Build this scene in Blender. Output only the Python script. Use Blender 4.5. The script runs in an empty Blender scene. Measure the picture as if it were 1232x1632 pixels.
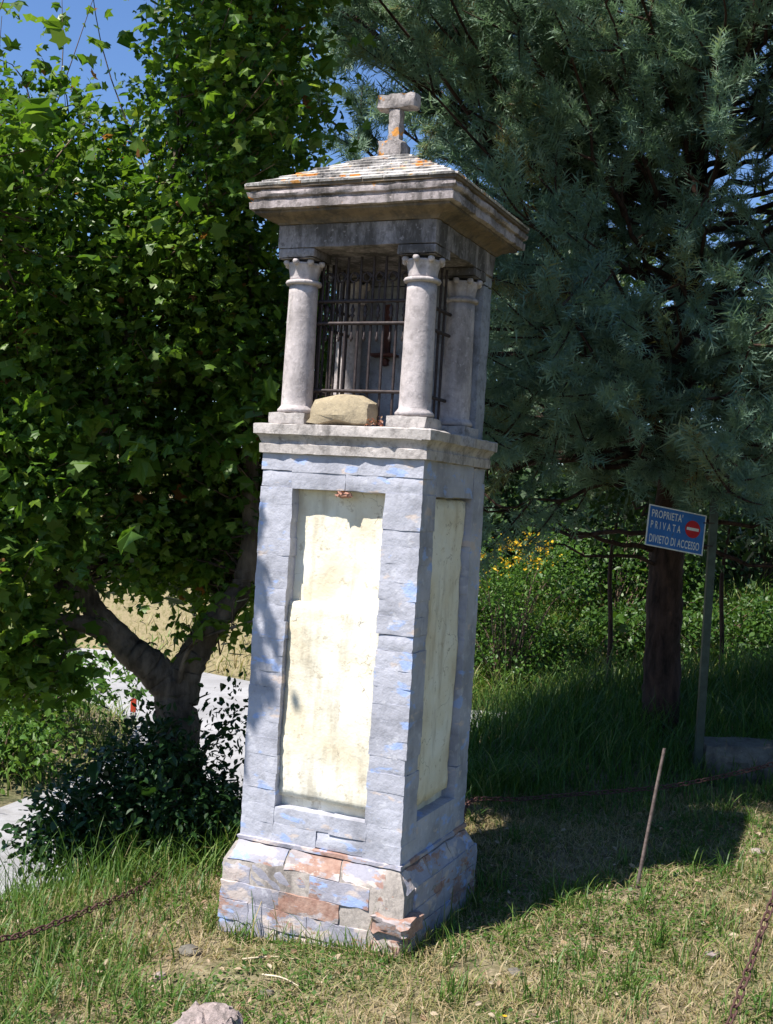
import bpy, math, random
import numpy as np
from mathutils import Matrix, Vector

R = math.radians
random.seed(7)
rng = np.random.default_rng(11)
scene = bpy.context.scene
COL = scene.collection

# ------------------------------------------------------------------ camera, sky, sun, exposure
cam_d = bpy.data.cameras.new('camera')
cam = bpy.data.objects.new('camera', cam_d)
COL.objects.link(cam)
ROLL, PITCH = R(3.482), R(-0.718)
fw = Vector((0, math.cos(PITCH), math.sin(PITCH)))
u0 = Vector((0, -math.sin(PITCH), math.cos(PITCH)))
r0 = Vector((1, 0, 0))
rt = r0 * math.cos(ROLL) + u0 * math.sin(ROLL)
up = -r0 * math.sin(ROLL) + u0 * math.cos(ROLL)
m = Matrix((rt, up, -fw)).transposed().to_4x4()
m.translation = (0, 0, 1.6)
cam.matrix_world = m
cam_d.sensor_fit = 'VERTICAL'
cam_d.sensor_height = 36.0
cam_d.lens = 1825.8 / 1632 * 36.0
cam_d.clip_start = 0.05
cam_d.clip_end = 3000
scene.camera = cam

SUN_EL = R(58)
SUN_H = Vector((-0.845, -0.534, 0)).normalized()          # horizontal direction towards the sun
TO_SUN = SUN_H * math.cos(SUN_EL) + Vector((0, 0, math.sin(SUN_EL)))
world = bpy.data.worlds.new('World')
scene.world = world
world.use_nodes = True
wn = world.node_tree.nodes
sky = wn.new('ShaderNodeTexSky')
sky.sky_type = 'NISHITA'
sky.sun_disc = False
sky.sun_elevation = SUN_EL
sky.sun_rotation = math.atan2(SUN_H.x, SUN_H.y)
sky.air_density = 1.2
sky.dust_density = 0.0
sky.ozone_density = 3.0
wn['Background'].inputs[1].default_value = 0.065
tint = wn.new('ShaderNodeMix'); tint.data_type = 'RGBA'; tint.blend_type = 'MULTIPLY'
tint.inputs[0].default_value = 1.0; tint.inputs[7].default_value = (0.86, 1.02, 1.32, 1)      # deep clear-day blue
world.node_tree.links.new(sky.outputs[0], tint.inputs[6])
world.node_tree.links.new(tint.outputs[2], wn['Background'].inputs[0])
sun_d = bpy.data.lights.new('sun', 'SUN')
sun_d.energy = 5.0
sun_d.angle = R(0.53)
sun_d.color = (1.0, 0.95, 0.87)
sun = bpy.data.objects.new('sun', sun_d)
COL.objects.link(sun)
sun.rotation_euler = TO_SUN.to_track_quat('Z', 'Y').to_euler()
sun.location = (-6, -4, 14)
vs = scene.view_settings
vs.view_transform = 'Standard'
vs.look = 'None'
vs.gamma = 1.0
vs.exposure = 0.9
vs.use_curve_mapping = False
scene.render.engine = 'CYCLES'
scene.cycles.use_denoising = True
scene.cycles.max_bounces = 6
scene.cycles.diffuse_bounces = 3
scene.cycles.glossy_bounces = 2
scene.cycles.transmission_bounces = 4
scene.cycles.caustics_reflective = False
scene.cycles.caustics_refractive = False


# ------------------------------------------------------------------ helpers
def tag(o, label=None, cat=None, group=None, kind=None):
    if label: o['label'] = label
    if cat: o['category'] = cat
    if group: o['group'] = group
    if kind: o['kind'] = kind
    return o


def empty(name, loc=(0, 0, 0), rz=0.0):
    o = bpy.data.objects.new(name, None)
    COL.objects.link(o)
    o.location = loc
    o.rotation_euler = (0, 0, rz)
    o.empty_display_size = 0.1
    return o


def link(name, me, mat=None, parent=None, smooth=True):
    o = bpy.data.objects.new(name, me)
    COL.objects.link(o)
    if mat is not None and len(me.materials) == 0:
        me.materials.append(mat)
    me.polygons.foreach_set('use_smooth', [bool(smooth)] * len(me.polygons))
    if smooth == 2: me.set_sharp_from_angle(angle=R(32))
    if parent is not None:
        o.parent = parent
    return o


def np_mesh(name, V, F, var=None):
    """V (n,3); F list of int arrays (m,k)"""
    if not isinstance(F, (list, tuple)):
        F = [F]
    me = bpy.data.meshes.new(name)
    V = np.ascontiguousarray(V, dtype=np.float32)
    me.vertices.add(len(V))
    me.vertices.foreach_set('co', V.ravel())
    loops = np.concatenate([f.ravel() for f in F]).astype(np.int32)
    tot = np.concatenate([np.full(len(f), f.shape[1]) for f in F]).astype(np.int32)
    start = np.concatenate([[0], np.cumsum(tot)[:-1]]).astype(np.int32)
    me.loops.add(len(loops))
    me.loops.foreach_set('vertex_index', loops)
    me.polygons.add(len(tot))
    me.polygons.foreach_set('loop_start', start)
    me.update(calc_edges=True)
    if var is not None:
        a = me.attributes.new('var', 'FLOAT', 'POINT')
        a.data.foreach_set('value', np.ascontiguousarray(var, dtype=np.float32))
    return me


def unit(v):
    return v / np.maximum(np.linalg.norm(v, axis=-1, keepdims=True), 1e-9)


class Acc:
    """collects pieces of one part"""
    def __init__(s):
        s.V = []; s.F = {}; s.n = 0; s.a = []
    def add(s, V, F, var=0.5):
        V = np.asarray(V, float); F = np.asarray(F, int)
        s.V.append(V)
        s.F.setdefault(F.shape[1], []).append(F + s.n)
        s.a.append(np.broadcast_to(np.asarray(var, float), (len(V),)))
        s.n += len(V)
    def mesh(s, name):
        return np_mesh(name, np.concatenate(s.V), [np.concatenate(f) for f in s.F.values()], np.concatenate(s.a))


def tube(pts, rad, sides=8, rough=0.0, cap=True):
    pts = np.asarray(pts, float)
    n = len(pts)
    rad = np.broadcast_to(np.asarray(rad, float), (n,))
    t = unit(np.gradient(pts, axis=0))
    ref = np.array([0.3, 0.2, 1.0]) if abs(t[0][2]) < 0.9 else np.array([1.0, 0.2, 0])
    x = unit(np.cross(t, ref)); y = np.cross(t, x)
    an = np.linspace(0, 2 * np.pi, sides, endpoint=False)
    rr = rad[:, None] * (1 + rough * rng.standard_normal((n, sides)))
    V = pts[:, None] + rr[..., None] * (np.cos(an)[None, :, None] * x[:, None] + np.sin(an)[None, :, None] * y[:, None])
    i = np.arange(n - 1)[:, None] * sides; j = np.arange(sides)[None]; k = (j + 1) % sides
    F = np.stack([i + j, i + k, i + sides + k, i + sides + j], -1).reshape(-1, 4)
    return V.reshape(-1, 3), F


def smooth_path(ctrl, n):
    c = np.asarray(ctrl, float)
    P = np.vstack([2 * c[0] - c[1], c, 2 * c[-1] - c[-2]])
    out = []
    seg = len(c) - 1
    for u in np.linspace(0, seg - 1e-6, n):
        i = int(u); t = u - i
        a, b, d, e = P[i], P[i + 1], P[i + 2], P[i + 3]
        out.append(0.5 * (2 * b + (d - a) * t + (2 * a - 5 * b + 4 * d - e) * t * t + (3 * b - a - 3 * d + e) * t ** 3))
    return np.array(out)


def tube_obj(name, ctrl, r, mat, parent=None, n=24, sides=8, rough=0.0):
    P = smooth_path(ctrl, n)
    rr = np.interp(np.linspace(0, 1, n), np.linspace(0, 1, len(np.atleast_1d(r))), np.atleast_1d(r))
    V, F = tube(P, rr, sides, rough)
    return link(name, np_mesh(name, V, F), mat, parent)


def boxmesh(name, lo, hi, n=(3, 3, 3), chamfer=0.004, jit=0.0015, seed=0):
    """grid box with softened, slightly uneven edges"""
    g = np.random.default_rng(seed)
    idx = {}; V = []; F = []
    lo = np.array(lo, float); hi = np.array(hi, float); n = np.array(n)
    def vid(c):
        if c not in idx:
            p = np.array(c) / n
            q = lo + (hi - lo) * p
            onb = [int(c[k] == 0) - int(c[k] == n[k]) for k in range(3)]
            if sum(1 for o in onb if o) >= 2:
                for k in range(3):
                    q[k] += onb[k] * chamfer * (0.45 + 0.9 * g.random())
            q = q + g.standard_normal(3) * jit
            idx[c] = len(V); V.append(q)
        return idx[c]
    for ax in range(3):
        o1, o2 = (ax + 1) % 3, (ax + 2) % 3
        for side in (0, n[ax]):
            for i in range(n[o1]):
                for j in range(n[o2]):
                    q = []
                    for di, dj in ((0, 0), (1, 0), (1, 1), (0, 1)):
                        c = [0, 0, 0]; c[ax] = int(side); c[o1] = i + di; c[o2] = j + dj
                        q.append(vid(tuple(c)))
                    F.append(q if side else q[::-1])
    return np_mesh(name, np.array(V), np.array(F))


def box(name, lo, hi, mat, parent=None, n=(2, 2, 2), chamfer=0.003, jit=0.0, seed=0, smooth=2):
    return link(name, boxmesh(name, lo, hi, n, chamfer, jit, seed), mat, parent, smooth)


def square_sweep(name, prof, mat, parent, n=14, jit=0.0015, seed=0, cap_top=True, cap_bot=True):
    """moulding run round a square plan: prof = [(half, z), ...] bottom to top"""
    g = np.random.default_rng(seed)
    V = []; F = []
    per = []
    for s in range(4):
        for k in range(n):
            u = -1 + 2 * k / n
            per.append([(u, -1), (1, u), (-u, 1), (-1, -u)][s])
    per = np.array(per); m_ = len(per)
    low = g.standard_normal((m_,)) * jit * 1.2
    for h_, z in prof:
        d = (g.standard_normal(m_) * jit + low)[:, None]
        ring = np.concatenate([per * (h_ + d), np.full((m_, 1), z) + g.standard_normal((m_, 1)) * jit * 0.5], 1)
        V.append(ring)
    V = np.concatenate(V)
    for r_ in range(len(prof) - 1):
        i = np.arange(m_); j = (i + 1) % m_
        F.append(np.stack([r_ * m_ + i, r_ * m_ + j, (r_ + 1) * m_ + j, (r_ + 1) * m_ + i], 1))
    Fs = [np.concatenate(F)]
    caps = []
    if cap_bot: caps.append(np.arange(m_)[::-1][None])
    if cap_top: caps.append(((len(prof) - 1) * m_ + np.arange(m_))[None])
    if caps: Fs.append(np.concatenate(caps))
    return link(name, np_mesh(name, V, Fs), mat, parent, smooth=2)


def lathe(name, prof, mat, parent, c=(0, 0), sides=28, mod=None, jit=0.0):
    V = []
    an = np.linspace(0, 2 * np.pi, sides, endpoint=False)
    for k, (r_, z) in enumerate(prof):
        rr = np.full(sides, r_) if mod is None else mod(k, an, r_)
        rr = rr + rng.standard_normal(sides) * jit
        V.append(np.stack([c[0] + rr * np.cos(an), c[1] + rr * np.sin(an), np.full(sides, z)], 1))
    V = np.concatenate(V)
    i = np.arange(len(prof) - 1)[:, None] * sides; j = np.arange(sides)[None]; k = (j + 1) % sides
    F = np.stack([i + j, i + k, i + sides + k, i + sides + j], -1).reshape(-1, 4)
    caps = np.stack([np.arange(sides)[::-1], (len(prof) - 1) * sides + np.arange(sides)])
    return link(name, np_mesh(name, V, [F, caps]), mat, parent)


# ------------------------------------------------------------------ node helpers
class NT:
    def __init__(s, name):
        s.m = bpy.data.materials.new(name); s.m.use_nodes = True
        s.t = s.m.node_tree; s.b = s.t.nodes['Principled BSDF']
        s.out = s.t.nodes['Material Output']
        s.b.inputs['Specular IOR Level'].default_value = 0.25
    def n(s, typ, **kw):
        o = s.t.nodes.new(typ)
        for k, v in kw.items(): setattr(o, k, v)
        return o
    def l(s, a, b): s.t.links.new(a, b)
    def coord(s, kind='Object', scale=(1, 1, 1)):
        if kind == 'World':
            c = s.n('ShaderNodeNewGeometry').outputs['Position']
        else:
            c = s.n('ShaderNodeTexCoord').outputs[kind]
        if scale != (1, 1, 1):
            mp = s.n('ShaderNodeMapping'); mp.inputs['Scale'].default_value = scale
            s.l(c, mp.inputs[0]); c = mp.outputs[0]
        return c
    def noise(s, c, scale, detail=4, rough=0.55, off=None):
        o = s.n('ShaderNodeTexNoise')
        o.inputs['Scale'].default_value = scale; o.inputs['Detail'].default_value = detail
        o.inputs['Roughness'].default_value = rough
        if off is not None:
            mp = s.n('ShaderNodeMapping'); mp.inputs['Location'].default_value = (off, off * 1.7, off * 0.6)
            s.l(c, mp.inputs[0]); c = mp.outputs[0]
        s.l(c, o.inputs['Vector'])
        return o.outputs['Fac']
    def ramp(s, f, stops):
        r_ = s.n('ShaderNodeValToRGB'); e = r_.color_ramp.elements
        while len(e) < len(stops): e.new(0.5)
        for k, (p, c) in enumerate(stops):
            e[k].position = p
            e[k].color = (c, c, c, 1) if not isinstance(c, tuple) else (*c, 1)
        s.l(f, r_.inputs[0]); return r_.outputs[0]
    def mix(s, f, a, b, mode='MIX'):
        o = s.n('ShaderNodeMix', data_type='RGBA', blend_type=mode)
        for sock, v in ((o.inputs[0], f), (o.inputs[6], a), (o.inputs[7], b)):
            if isinstance(v, bpy.types.NodeSocket): s.l(v, sock)
            elif isinstance(v, (int, float)): sock.default_value = v
            else: sock.default_value = (*v, 1)
        return o.outputs[2]
    def math(s, op, a, b):
        o = s.n('ShaderNodeMath', operation=op)
        for sock, v in zip(o.inputs, (a, b)):
            if isinstance(v, bpy.types.NodeSocket): s.l(v, sock)
            else: sock.default_value = v
        return o.outputs[0]
    def bump(s, h_, strength=0.5, dist=0.01, prev=None):
        o = s.n('ShaderNodeBump'); o.inputs['Strength'].default_value = strength
        o.inputs['Distance'].default_value = dist
        s.l(h_, o.inputs['Height'])
        if prev: s.l(prev, o.inputs['Normal'])
        return o.outputs[0]
    def done(s, col, rough=0.8, normal=None):
        if isinstance(col, bpy.types.NodeSocket): s.l(col, s.b.inputs['Base Color'])
        else: s.b.inputs['Base Color'].default_value = (*col, 1)
        if isinstance(rough, bpy.types.NodeSocket): s.l(rough, s.b.inputs['Roughness'])
        else: s.b.inputs['Roughness'].default_value = rough
        if normal: s.l(normal, s.b.inputs['Normal'])
        return s.m


def leaf_mat(name, stops, trans=0.35, rough=0.42, tint=(1.15, 1.1, 0.5)):
    s = NT(name)
    a = s.n('ShaderNodeAttribute', attribute_name='var').outputs['Fac']
    c = s.ramp(a, stops)
    s.done(c, rough)
    s.b.inputs['Specular IOR Level'].default_value = 0.4
    tr = s.n('ShaderNodeBsdfTranslucent')
    s.l(s.mix(1.0, c, tint, 'MULTIPLY'), tr.inputs[0])
    mx = s.n('ShaderNodeMixShader'); mx.inputs[0].default_value = trans
    s.l(s.b.outputs[0], mx.inputs[1]); s.l(tr.outputs[0], mx.inputs[2]); s.l(mx.outputs[0], s.out.inputs[0])
    return s.m


# ------------------------------------------------------------------ materials
M = {}


def whitewash(name, base, blue_t, peach_t, brick_t, dirt=0.6):
    s = NT(name); c = s.coord()
    cs = s.coord(scale=(1, 1, 0.35)); cf = s.coord(scale=(1, 1, 2.2))
    n1 = s.noise(c, 5, 5, 0.6)
    col = s.ramp(n1, [(0.32, tuple(x * 0.7 for x in base)), (0.48, base), (0.68, tuple(min(1, x * 1.22) for x in base))])
    col = s.mix(s.ramp(s.noise(c, 34, 4, 0.7, 31.0), [(0.55, 0.0), (0.68, 0.3)]), col, tuple(x * 0.55 for x in base))
    col = s.mix(s.ramp(s.noise(cf, 7.5, 4, 0.55, 3.1), [(peach_t, 0.0), (peach_t + 0.05, 0.75)]), col, (0.58, 0.48, 0.42))
    col = s.mix(s.ramp(s.noise(cf, 9, 3, 0.5, 9.4), [(blue_t, 0.0), (blue_t + 0.05, 0.8)]), col, (0.31, 0.42, 0.70))
    col = s.mix(s.ramp(s.noise(c, 26, 3, 0.5, 6.0), [(0.62, 0.0), (0.68, 0.35)]), col, (0.62, 0.62, 0.66))
    if brick_t < 1:
        col = s.mix(s.ramp(s.noise(cf, 6, 5, 0.65, 14.0), [(brick_t, 0.0), (brick_t + 0.03, 0.9)]), col,
                    s.ramp(s.noise(c, 40, 3), [(0.3, (0.27, 0.14, 0.10)), (0.7, (0.42, 0.27, 0.21))]))
    col = s.mix(s.ramp(s.noise(cs, 11, 5, 0.6, 21.0), [(0.55, 0.0), (0.8, dirt)]), col, (0.12, 0.115, 0.12))
    h1 = s.noise(c, 16, 5, 0.6, 1.0); h2 = s.noise(c, 90, 3, 0.6)
    b1 = s.bump(h1, 0.6, 0.012); b2 = s.bump(h2, 0.3, 0.003, b1)
    M[name] = s.done(col, 0.85, b2)


whitewash('whitewash', (0.382, 0.386, 0.44), 0.615, 0.62, 2.0, 0.5)
whitewash('whitewash_worn', (0.32, 0.31, 0.36), 0.60, 0.54, 0.55, 0.75)
whitewash('exposed_brick', (0.36, 0.31, 0.31), 0.66, 0.52, 0.47, 0.7)

s = NT('cream_plaster'); c = s.coord(); cs = s.coord(scale=(1, 1, 0.2))
col = s.ramp(s.noise(c, 4, 5), [(0.36, (0.66, 0.58, 0.43)), (0.5, (0.77, 0.72, 0.585)), (0.62, (0.82, 0.79, 0.69))])
col = s.mix(s.ramp(s.noise(cs, 14, 4, 0.6, 5.0), [(0.53, 0.0), (0.70, 0.55)]), col, (0.36, 0.30, 0.21))
col = s.mix(s.ramp(s.noise(c, 30, 4, 0.7, 8.0), [(0.60, 0.0), (0.66, 0.55)]), col, (0.42, 0.35, 0.25))
vo = s.n('ShaderNodeTexVoronoi', feature='DISTANCE_TO_EDGE'); vo.inputs['Scale'].default_value = 3.2
dm = s.n('ShaderNodeVectorMath', operation='ADD'); nn_ = s.n('ShaderNodeTexNoise'); nn_.inputs['Scale'].default_value = 7; nn_.inputs['Detail'].default_value = 5
sc_ = s.n('ShaderNodeVectorMath', operation='SCALE'); sc_.inputs['Scale'].default_value = 0.35
s.l(c, nn_.inputs['Vector']); s.l(nn_.outputs['Color'], sc_.inputs[0]); s.l(c, dm.inputs[0]); s.l(sc_.outputs[0], dm.inputs[1]); s.l(dm.outputs[0], vo.inputs['Vector'])
crk = s.math('MULTIPLY', s.ramp(vo.outputs['Distance'], [(0.0, 0.75), (0.008, 0.0)]), s.ramp(s.noise(c, 5, 2, 0.5, 44.0), [(0.50, 0.0), (0.56, 1.0)]))
col = s.mix(crk, col, (0.16, 0.12, 0.08))
nb = s.bump(s.noise(c, 14, 5, 0.6), 0.5, 0.012)
M['cream'] = s.done(col, 0.9, s.bump(s.noise(c, 80, 3), 0.35, 0.003, nb))


def stone(name, base, grime=0.8, lichen=2.0, gt=0.45, bumpd=0.006, yellow=2.0):
    s = NT(name); c = s.coord(); cs = s.coord(scale=(1, 1, 0.3))
    col = s.ramp(s.noise(c, 9, 6, 0.65), [(0.3, tuple(x * 0.7 for x in base)), (0.55, base), (0.75, tuple(min(1, x * 1.2) for x in base))])
    col = s.mix(s.ramp(s.noise(cs, 8, 6, 0.7, 4.0), [(gt, 0.0), (gt + 0.16, grime)]), col, (0.06, 0.054, 0.05))
    col = s.mix(s.ramp(s.noise(c, 38, 4, 0.7, 7.0), [(0.50, 0.0), (0.66, grime * 0.75)]), col, (0.09, 0.08, 0.075))
    col = s.mix(s.ramp(s.noise(c, 55, 3, 0.6, 2.0), [(0.6, 0.0), (0.7, 0.45)]), col, tuple(min(1, x * 1.45) for x in base))
    if lichen < 1:
        col = s.mix(s.ramp(s.noise(c, 13, 4, 0.6, 17.0), [(lichen, 0.0), (lichen + 0.03, 0.9)]), col, (0.62, 0.27, 0.05))
    if yellow < 1:
        col = s.mix(s.ramp(s.noise(c, 22, 4, 0.6, 27.0), [(yellow, 0.0), (yellow + 0.05, 0.6)]), col, (0.55, 0.50, 0.30))
    nb = s.bump(s.noise(c, 30, 6, 0.65), 0.6, bumpd)
    M[name] = s.done(col, 0.92, s.bump(s.noise(c, 160, 2), 0.4, 0.002, nb))


stone('stone_ledge', (0.47, 0.43, 0.41), 0.65, 2.0, 0.52)
stone('stone_column', (0.49, 0.44, 0.44), 0.45, 2.0, 0.52, 0.005)
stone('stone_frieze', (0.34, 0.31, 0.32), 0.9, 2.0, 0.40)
stone('stone_cornice', (0.46, 0.40, 0.40), 0.8, 0.66, 0.44)
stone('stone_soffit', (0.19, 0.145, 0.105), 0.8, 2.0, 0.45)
stone('stone_tile', (0.55, 0.52, 0.50), 0.85, 0.60, 0.47, yellow=0.62)
stone('stone_cross', (0.40, 0.36, 0.35), 0.85, 0.60, 0.45, 0.01)
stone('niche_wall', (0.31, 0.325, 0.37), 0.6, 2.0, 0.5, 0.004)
stone('sandstone', (0.37, 0.305, 0.205), 0.5, 2.0, 0.58, 0.008)
stone('pink_rock', (0.42, 0.34, 0.32), 0.75, 2.0, 0.46, 0.025)
stone('grey_rock', (0.17, 0.155, 0.13), 0.7, 2.0, 0.45, 0.012)
stone('brick_red', (0.42, 0.225, 0.165), 0.45, 0.64, 0.58, 0.006)
stone('mortar', (0.36, 0.32, 0.29), 0.6, 2.0, 0.5, 0.008)


def simple(name, base, var=0.3, scale=30, rough=0.7, metal=0.0, bump=0.3, dist=0.004, spec=0.3):
    s = NT(name); c = s.coord()
    col = s.ramp(s.noise(c, scale, 5, 0.6), [(0.3, tuple(x * (1 - var) for x in base)), (0.7, tuple(min(1, x * (1 + var)) for x in base))])
    s.b.inputs['Metallic'].default_value = metal
    s.b.inputs['Specular IOR Level'].default_value = spec
    M[name] = s.done(col, rough, s.bump(s.noise(c, scale * 2, 4), bump, dist))


simple('iron', (0.045, 0.034, 0.034), 0.5, 60, 0.6, 0.2)
simple('rust', (0.085, 0.042, 0.036), 0.5, 90, 0.75, 0.1)
simple('rod_steel', (0.17, 0.13, 0.12), 0.4, 60, 0.55, 0.3)
simple('galvanised', (0.05, 0.068, 0.056), 0.3, 25, 0.55, 0.3)
simple('sign_blue', (0.03, 0.14, 0.40), 0.2, 12, 0.45, 0, 0.1)
s = NT('sign_blue'); c = s.coord()
col = s.ramp(s.noise(c, 9, 5, 0.6), [(0.35, (0.022, 0.105, 0.32)), (0.6, (0.035, 0.145, 0.40)), (0.75, (0.07, 0.19, 0.43))])
col = s.mix(s.ramp(s.noise(c, 22, 5, 0.7, 5.0), [(0.58, 0.0), (0.66, 0.6)]), col, (0.10, 0.06, 0.045))
M['sign_blue'] = s.done(col, 0.5)
simple('sign_white', (0.62, 0.62, 0.58), 0.15, 40, 0.5, 0, 0.1)
simple('sign_red', (0.42, 0.012, 0.02), 0.2, 20, 0.45, 0, 0.1)
simple('sign_back', (0.25, 0.25, 0.25), 0.2, 20, 0.5, 0.4, 0.1)
simple('dark_wood', (0.07, 0.022, 0.016), 0.4, 25, 0.6)
simple('post_white', (0.6, 0.58, 0.54), 0.2, 30, 0.6)
simple('post_red', (0.5, 0.06, 0.03), 0.2, 30, 0.6)
simple('straw_stick', (0.5, 0.42, 0.30), 0.3, 40, 0.8)


def bark(name, lo, hi, sc=14):
    s = NT(name); c = s.coord(scale=(1, 1, 0.25)); c2 = s.coord()
    n1 = s.noise(c, sc, 6, 0.65)
    col = s.ramp(n1, [(0.35, lo), (0.62, hi)])
    col = s.mix(s.ramp(s.noise(c2, 7, 4, 0.6, 3.0), [(0.55, 0.0), (0.7, 0.5)]), col, tuple(x * 1.35 for x in hi))
    M[name] = s.done(col, 0.9, s.bump(n1, 0.9, 0.02))


bark('bark_maple', (0.05, 0.038, 0.029), (0.19, 0.152, 0.118))
bark('bark_cypress', (0.018, 0.011, 0.009), (0.075, 0.043, 0.033), 20)
bark('bark_twig', (0.07, 0.045, 0.035), (0.2, 0.14, 0.10), 30)

M['maple_leaf'] = leaf_mat('maple_leaf', [(0.0, (0.036, 0.092, 0.015)), (0.42, (0.092, 0.185, 0.025)), (0.8, (0.17, 0.268, 0.036)), (0.985, (0.22, 0.28, 0.045)), (0.998, (0.28, 0.13, 0.05))], 0.5, 0.4, (1.1, 1.12, 0.5))
M['shrub_leaf'] = leaf_mat('shrub_leaf', [(0.0, (0.014, 0.04, 0.012)), (0.6, (0.028, 0.075, 0.018)), (0.97, (0.05, 0.11, 0.02)), (1.0, (0.2, 0.05, 0.03))], 0.3, 0.42)
M['bush_leaf'] = leaf_mat('bush_leaf', [(0.0, (0.04, 0.10, 0.018)), (0.5, (0.075, 0.165, 0.022)), (1.0, (0.15, 0.24, 0.04))], 0.4, 0.45)
M['bramble_leaf'] = leaf_mat('bramble_leaf', [(0.0, (0.022, 0.062, 0.012)), (0.5, (0.05, 0.115, 0.016)), (1.0, (0.11, 0.185, 0.03))], 0.4, 0.45)
M['far_leaf'] = leaf_mat('far_leaf', [(0.0, (0.025, 0.06, 0.02)), (0.5, (0.045, 0.09, 0.025)), (1.0, (0.08, 0.12, 0.035))], 0.3, 0.5)
M['cypress_leaf'] = leaf_mat('cypress_leaf', [(0.0, (0.09, 0.15, 0.105)), (0.45, (0.185, 0.295, 0.215)), (0.72, (0.28, 0.39, 0.275)), (0.85, (0.26, 0.26, 0.09)), (1.0, (0.22, 0.13, 0.05))], 0.3, 0.65, (1.0, 1.05, 0.7))
M['grass_blade'] = leaf_mat('grass_blade', [(0.0, (0.03, 0.085, 0.012)), (0.3, (0.06, 0.145, 0.02)), (0.5, (0.125, 0.20, 0.035)), (0.62, (0.26, 0.26, 0.09)), (0.8, (0.40, 0.31, 0.17)), (1.0, (0.50, 0.40, 0.27))], 0.35, 0.5, (1.1, 1.1, 0.6))
M['petal'] = leaf_mat('petal', [(0.0, (0.58, 0.34, 0.005)), (1.0, (0.75, 0.5, 0.02))], 0.3, 0.6, (1, 0.9, 0.5))

s = NT('soil'); c = s.coord('World')
n1 = s.noise(c, 1.6, 6, 0.65); n2 = s.noise(c, 14, 6, 0.7)
near = s.ramp(n2, [(0.34, (0.07, 0.055, 0.033)), (0.5, (0.20, 0.155, 0.10)), (0.64, (0.36, 0.29, 0.20))])
grn = s.ramp(n2, [(0.3, (0.028, 0.05, 0.014)), (0.7, (0.10, 0.13, 0.04))])
col = s.mix(s.ramp(n1, [(0.42, 0.15), (0.62, 0.75)]), near, grn)
sx = s.n('ShaderNodeSeparateXYZ'); s.l(c, sx.inputs[0])
farm = s.n('ShaderNodeMapRange'); farm.inputs[1].default_value = 13.5; farm.inputs[2].default_value = 15.0
s.l(sx.outputs[1], farm.inputs[0])
lft = s.n('ShaderNodeMapRange'); lft.inputs[1].default_value = 0.8; lft.inputs[2].default_value = -0.4
s.l(sx.outputs[0], lft.inputs[0])
dry = s.ramp(n2, [(0.35, (0.13, 0.12, 0.05)), (0.55, (0.26, 0.21, 0.125)), (0.68, (0.14, 0.15, 0.05))])
col = s.mix(farm.outputs[0], col, s.mix(lft.outputs[0], grn, dry))
M['soil'] = s.done(col, 0.95, s.bump(n2, 0.8, 0.03))

s = NT('asphalt'); c = s.coord('World')
col = s.ramp(s.noise(c, 1.1, 6, 0.6), [(0.3, (0.27, 0.265, 0.27)), (0.6, (0.37, 0.365, 0.37)), (0.75, (0.42, 0.41, 0.41))])
col = s.mix(s.ramp(s.noise(c, 120, 2), [(0.45, 0.0), (0.7, 0.35)]), col, (0.13, 0.13, 0.135))
col = s.mix(s.ramp(s.noise(c, 3.5, 6, 0.7, 12.0), [(0.52, 0.0), (0.66, 0.4)]), col, (0.16, 0.15, 0.14))
vo = s.n('ShaderNodeTexVoronoi', feature='DISTANCE_TO_EDGE'); vo.inputs['Scale'].default_value = 0.9; s.l(c, vo.inputs['Vector'])
col = s.mix(s.ramp(vo.outputs['Distance'], [(0.0, 0.22), (0.010, 0.0)]), col, (0.12, 0.12, 0.12))
M['asphalt'] = s.done(col, 0.9, s.bump(s.noise(c, 150, 2), 0.4, 0.004))

# ------------------------------------------------------------------ terrain and road
ROAD_Z = -0.80
ROAD = np.array([(-14, 1.5), (-9, 3.0), (-5.0, 4.1), (-3.2, 4.9), (-1.95, 5.9), (-1.25, 7.1), (-0.3, 8.5), (0.8, 9.6), (3, 10.3), (9, 10.8), (30, 10.8),
                 (30, 14.0), (9, 13.6), (3, 13.2), (0.5, 13.3), (-1.61, 14.35), (-3.05, 15.4), (-5, 17.5), (-9, 22), (-16, 30),
                 (-20, 28), (-12, 20), (-5.5, 14.6), (-3.9, 13.2), (-2.9, 12.2), (-2.35, 11.3), (-2.2, 10.2), (-2.41, 8.96), (-2.68, 8.15), (-3.6, 7.3), (-6, 6.2), (-14, 4.8)])


def poly_in_dist(x, y, P):
    x = np.asarray(x, float); y = np.asarray(y, float)
    inside = np.zeros(x.shape, bool); d2 = np.full(x.shape, 1e9)
    for i in range(len(P)):
        (ax, ay), (bx, by) = P[i], P[(i + 1) % len(P)]
        cond = ((ay > y) != (by > y))
        with np.errstate(divide='ignore', invalid='ignore'):
            xi = (bx - ax) * (y - ay) / (by - ay if by != ay else 1e-9) + ax
        inside ^= cond & (x < xi)
        ex, ey = bx - ax, by - ay
        t = np.clip(((x - ax) * ex + (y - ay) * ey) / (ex * ex + ey * ey), 0, 1)
        d2 = np.minimum(d2, (x - ax - t * ex) ** 2 + (y - ay - t * ey) ** 2)
    return inside, np.sqrt(d2)


def sst(a, b, x):
    t = np.clip((x - a) / (b - a), 0, 1)
    return t * t * (3 - 2 * t)


def lump(x, y):
    return (0.022 * np.sin(2.3 * x + 1.1) * np.cos(1.9 * y + .4) + 0.012 * np.sin(5.1 * x + 2 * y) + 0.008 * np.cos(7.3 * y - 3.1 * x + 1.7))


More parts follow.
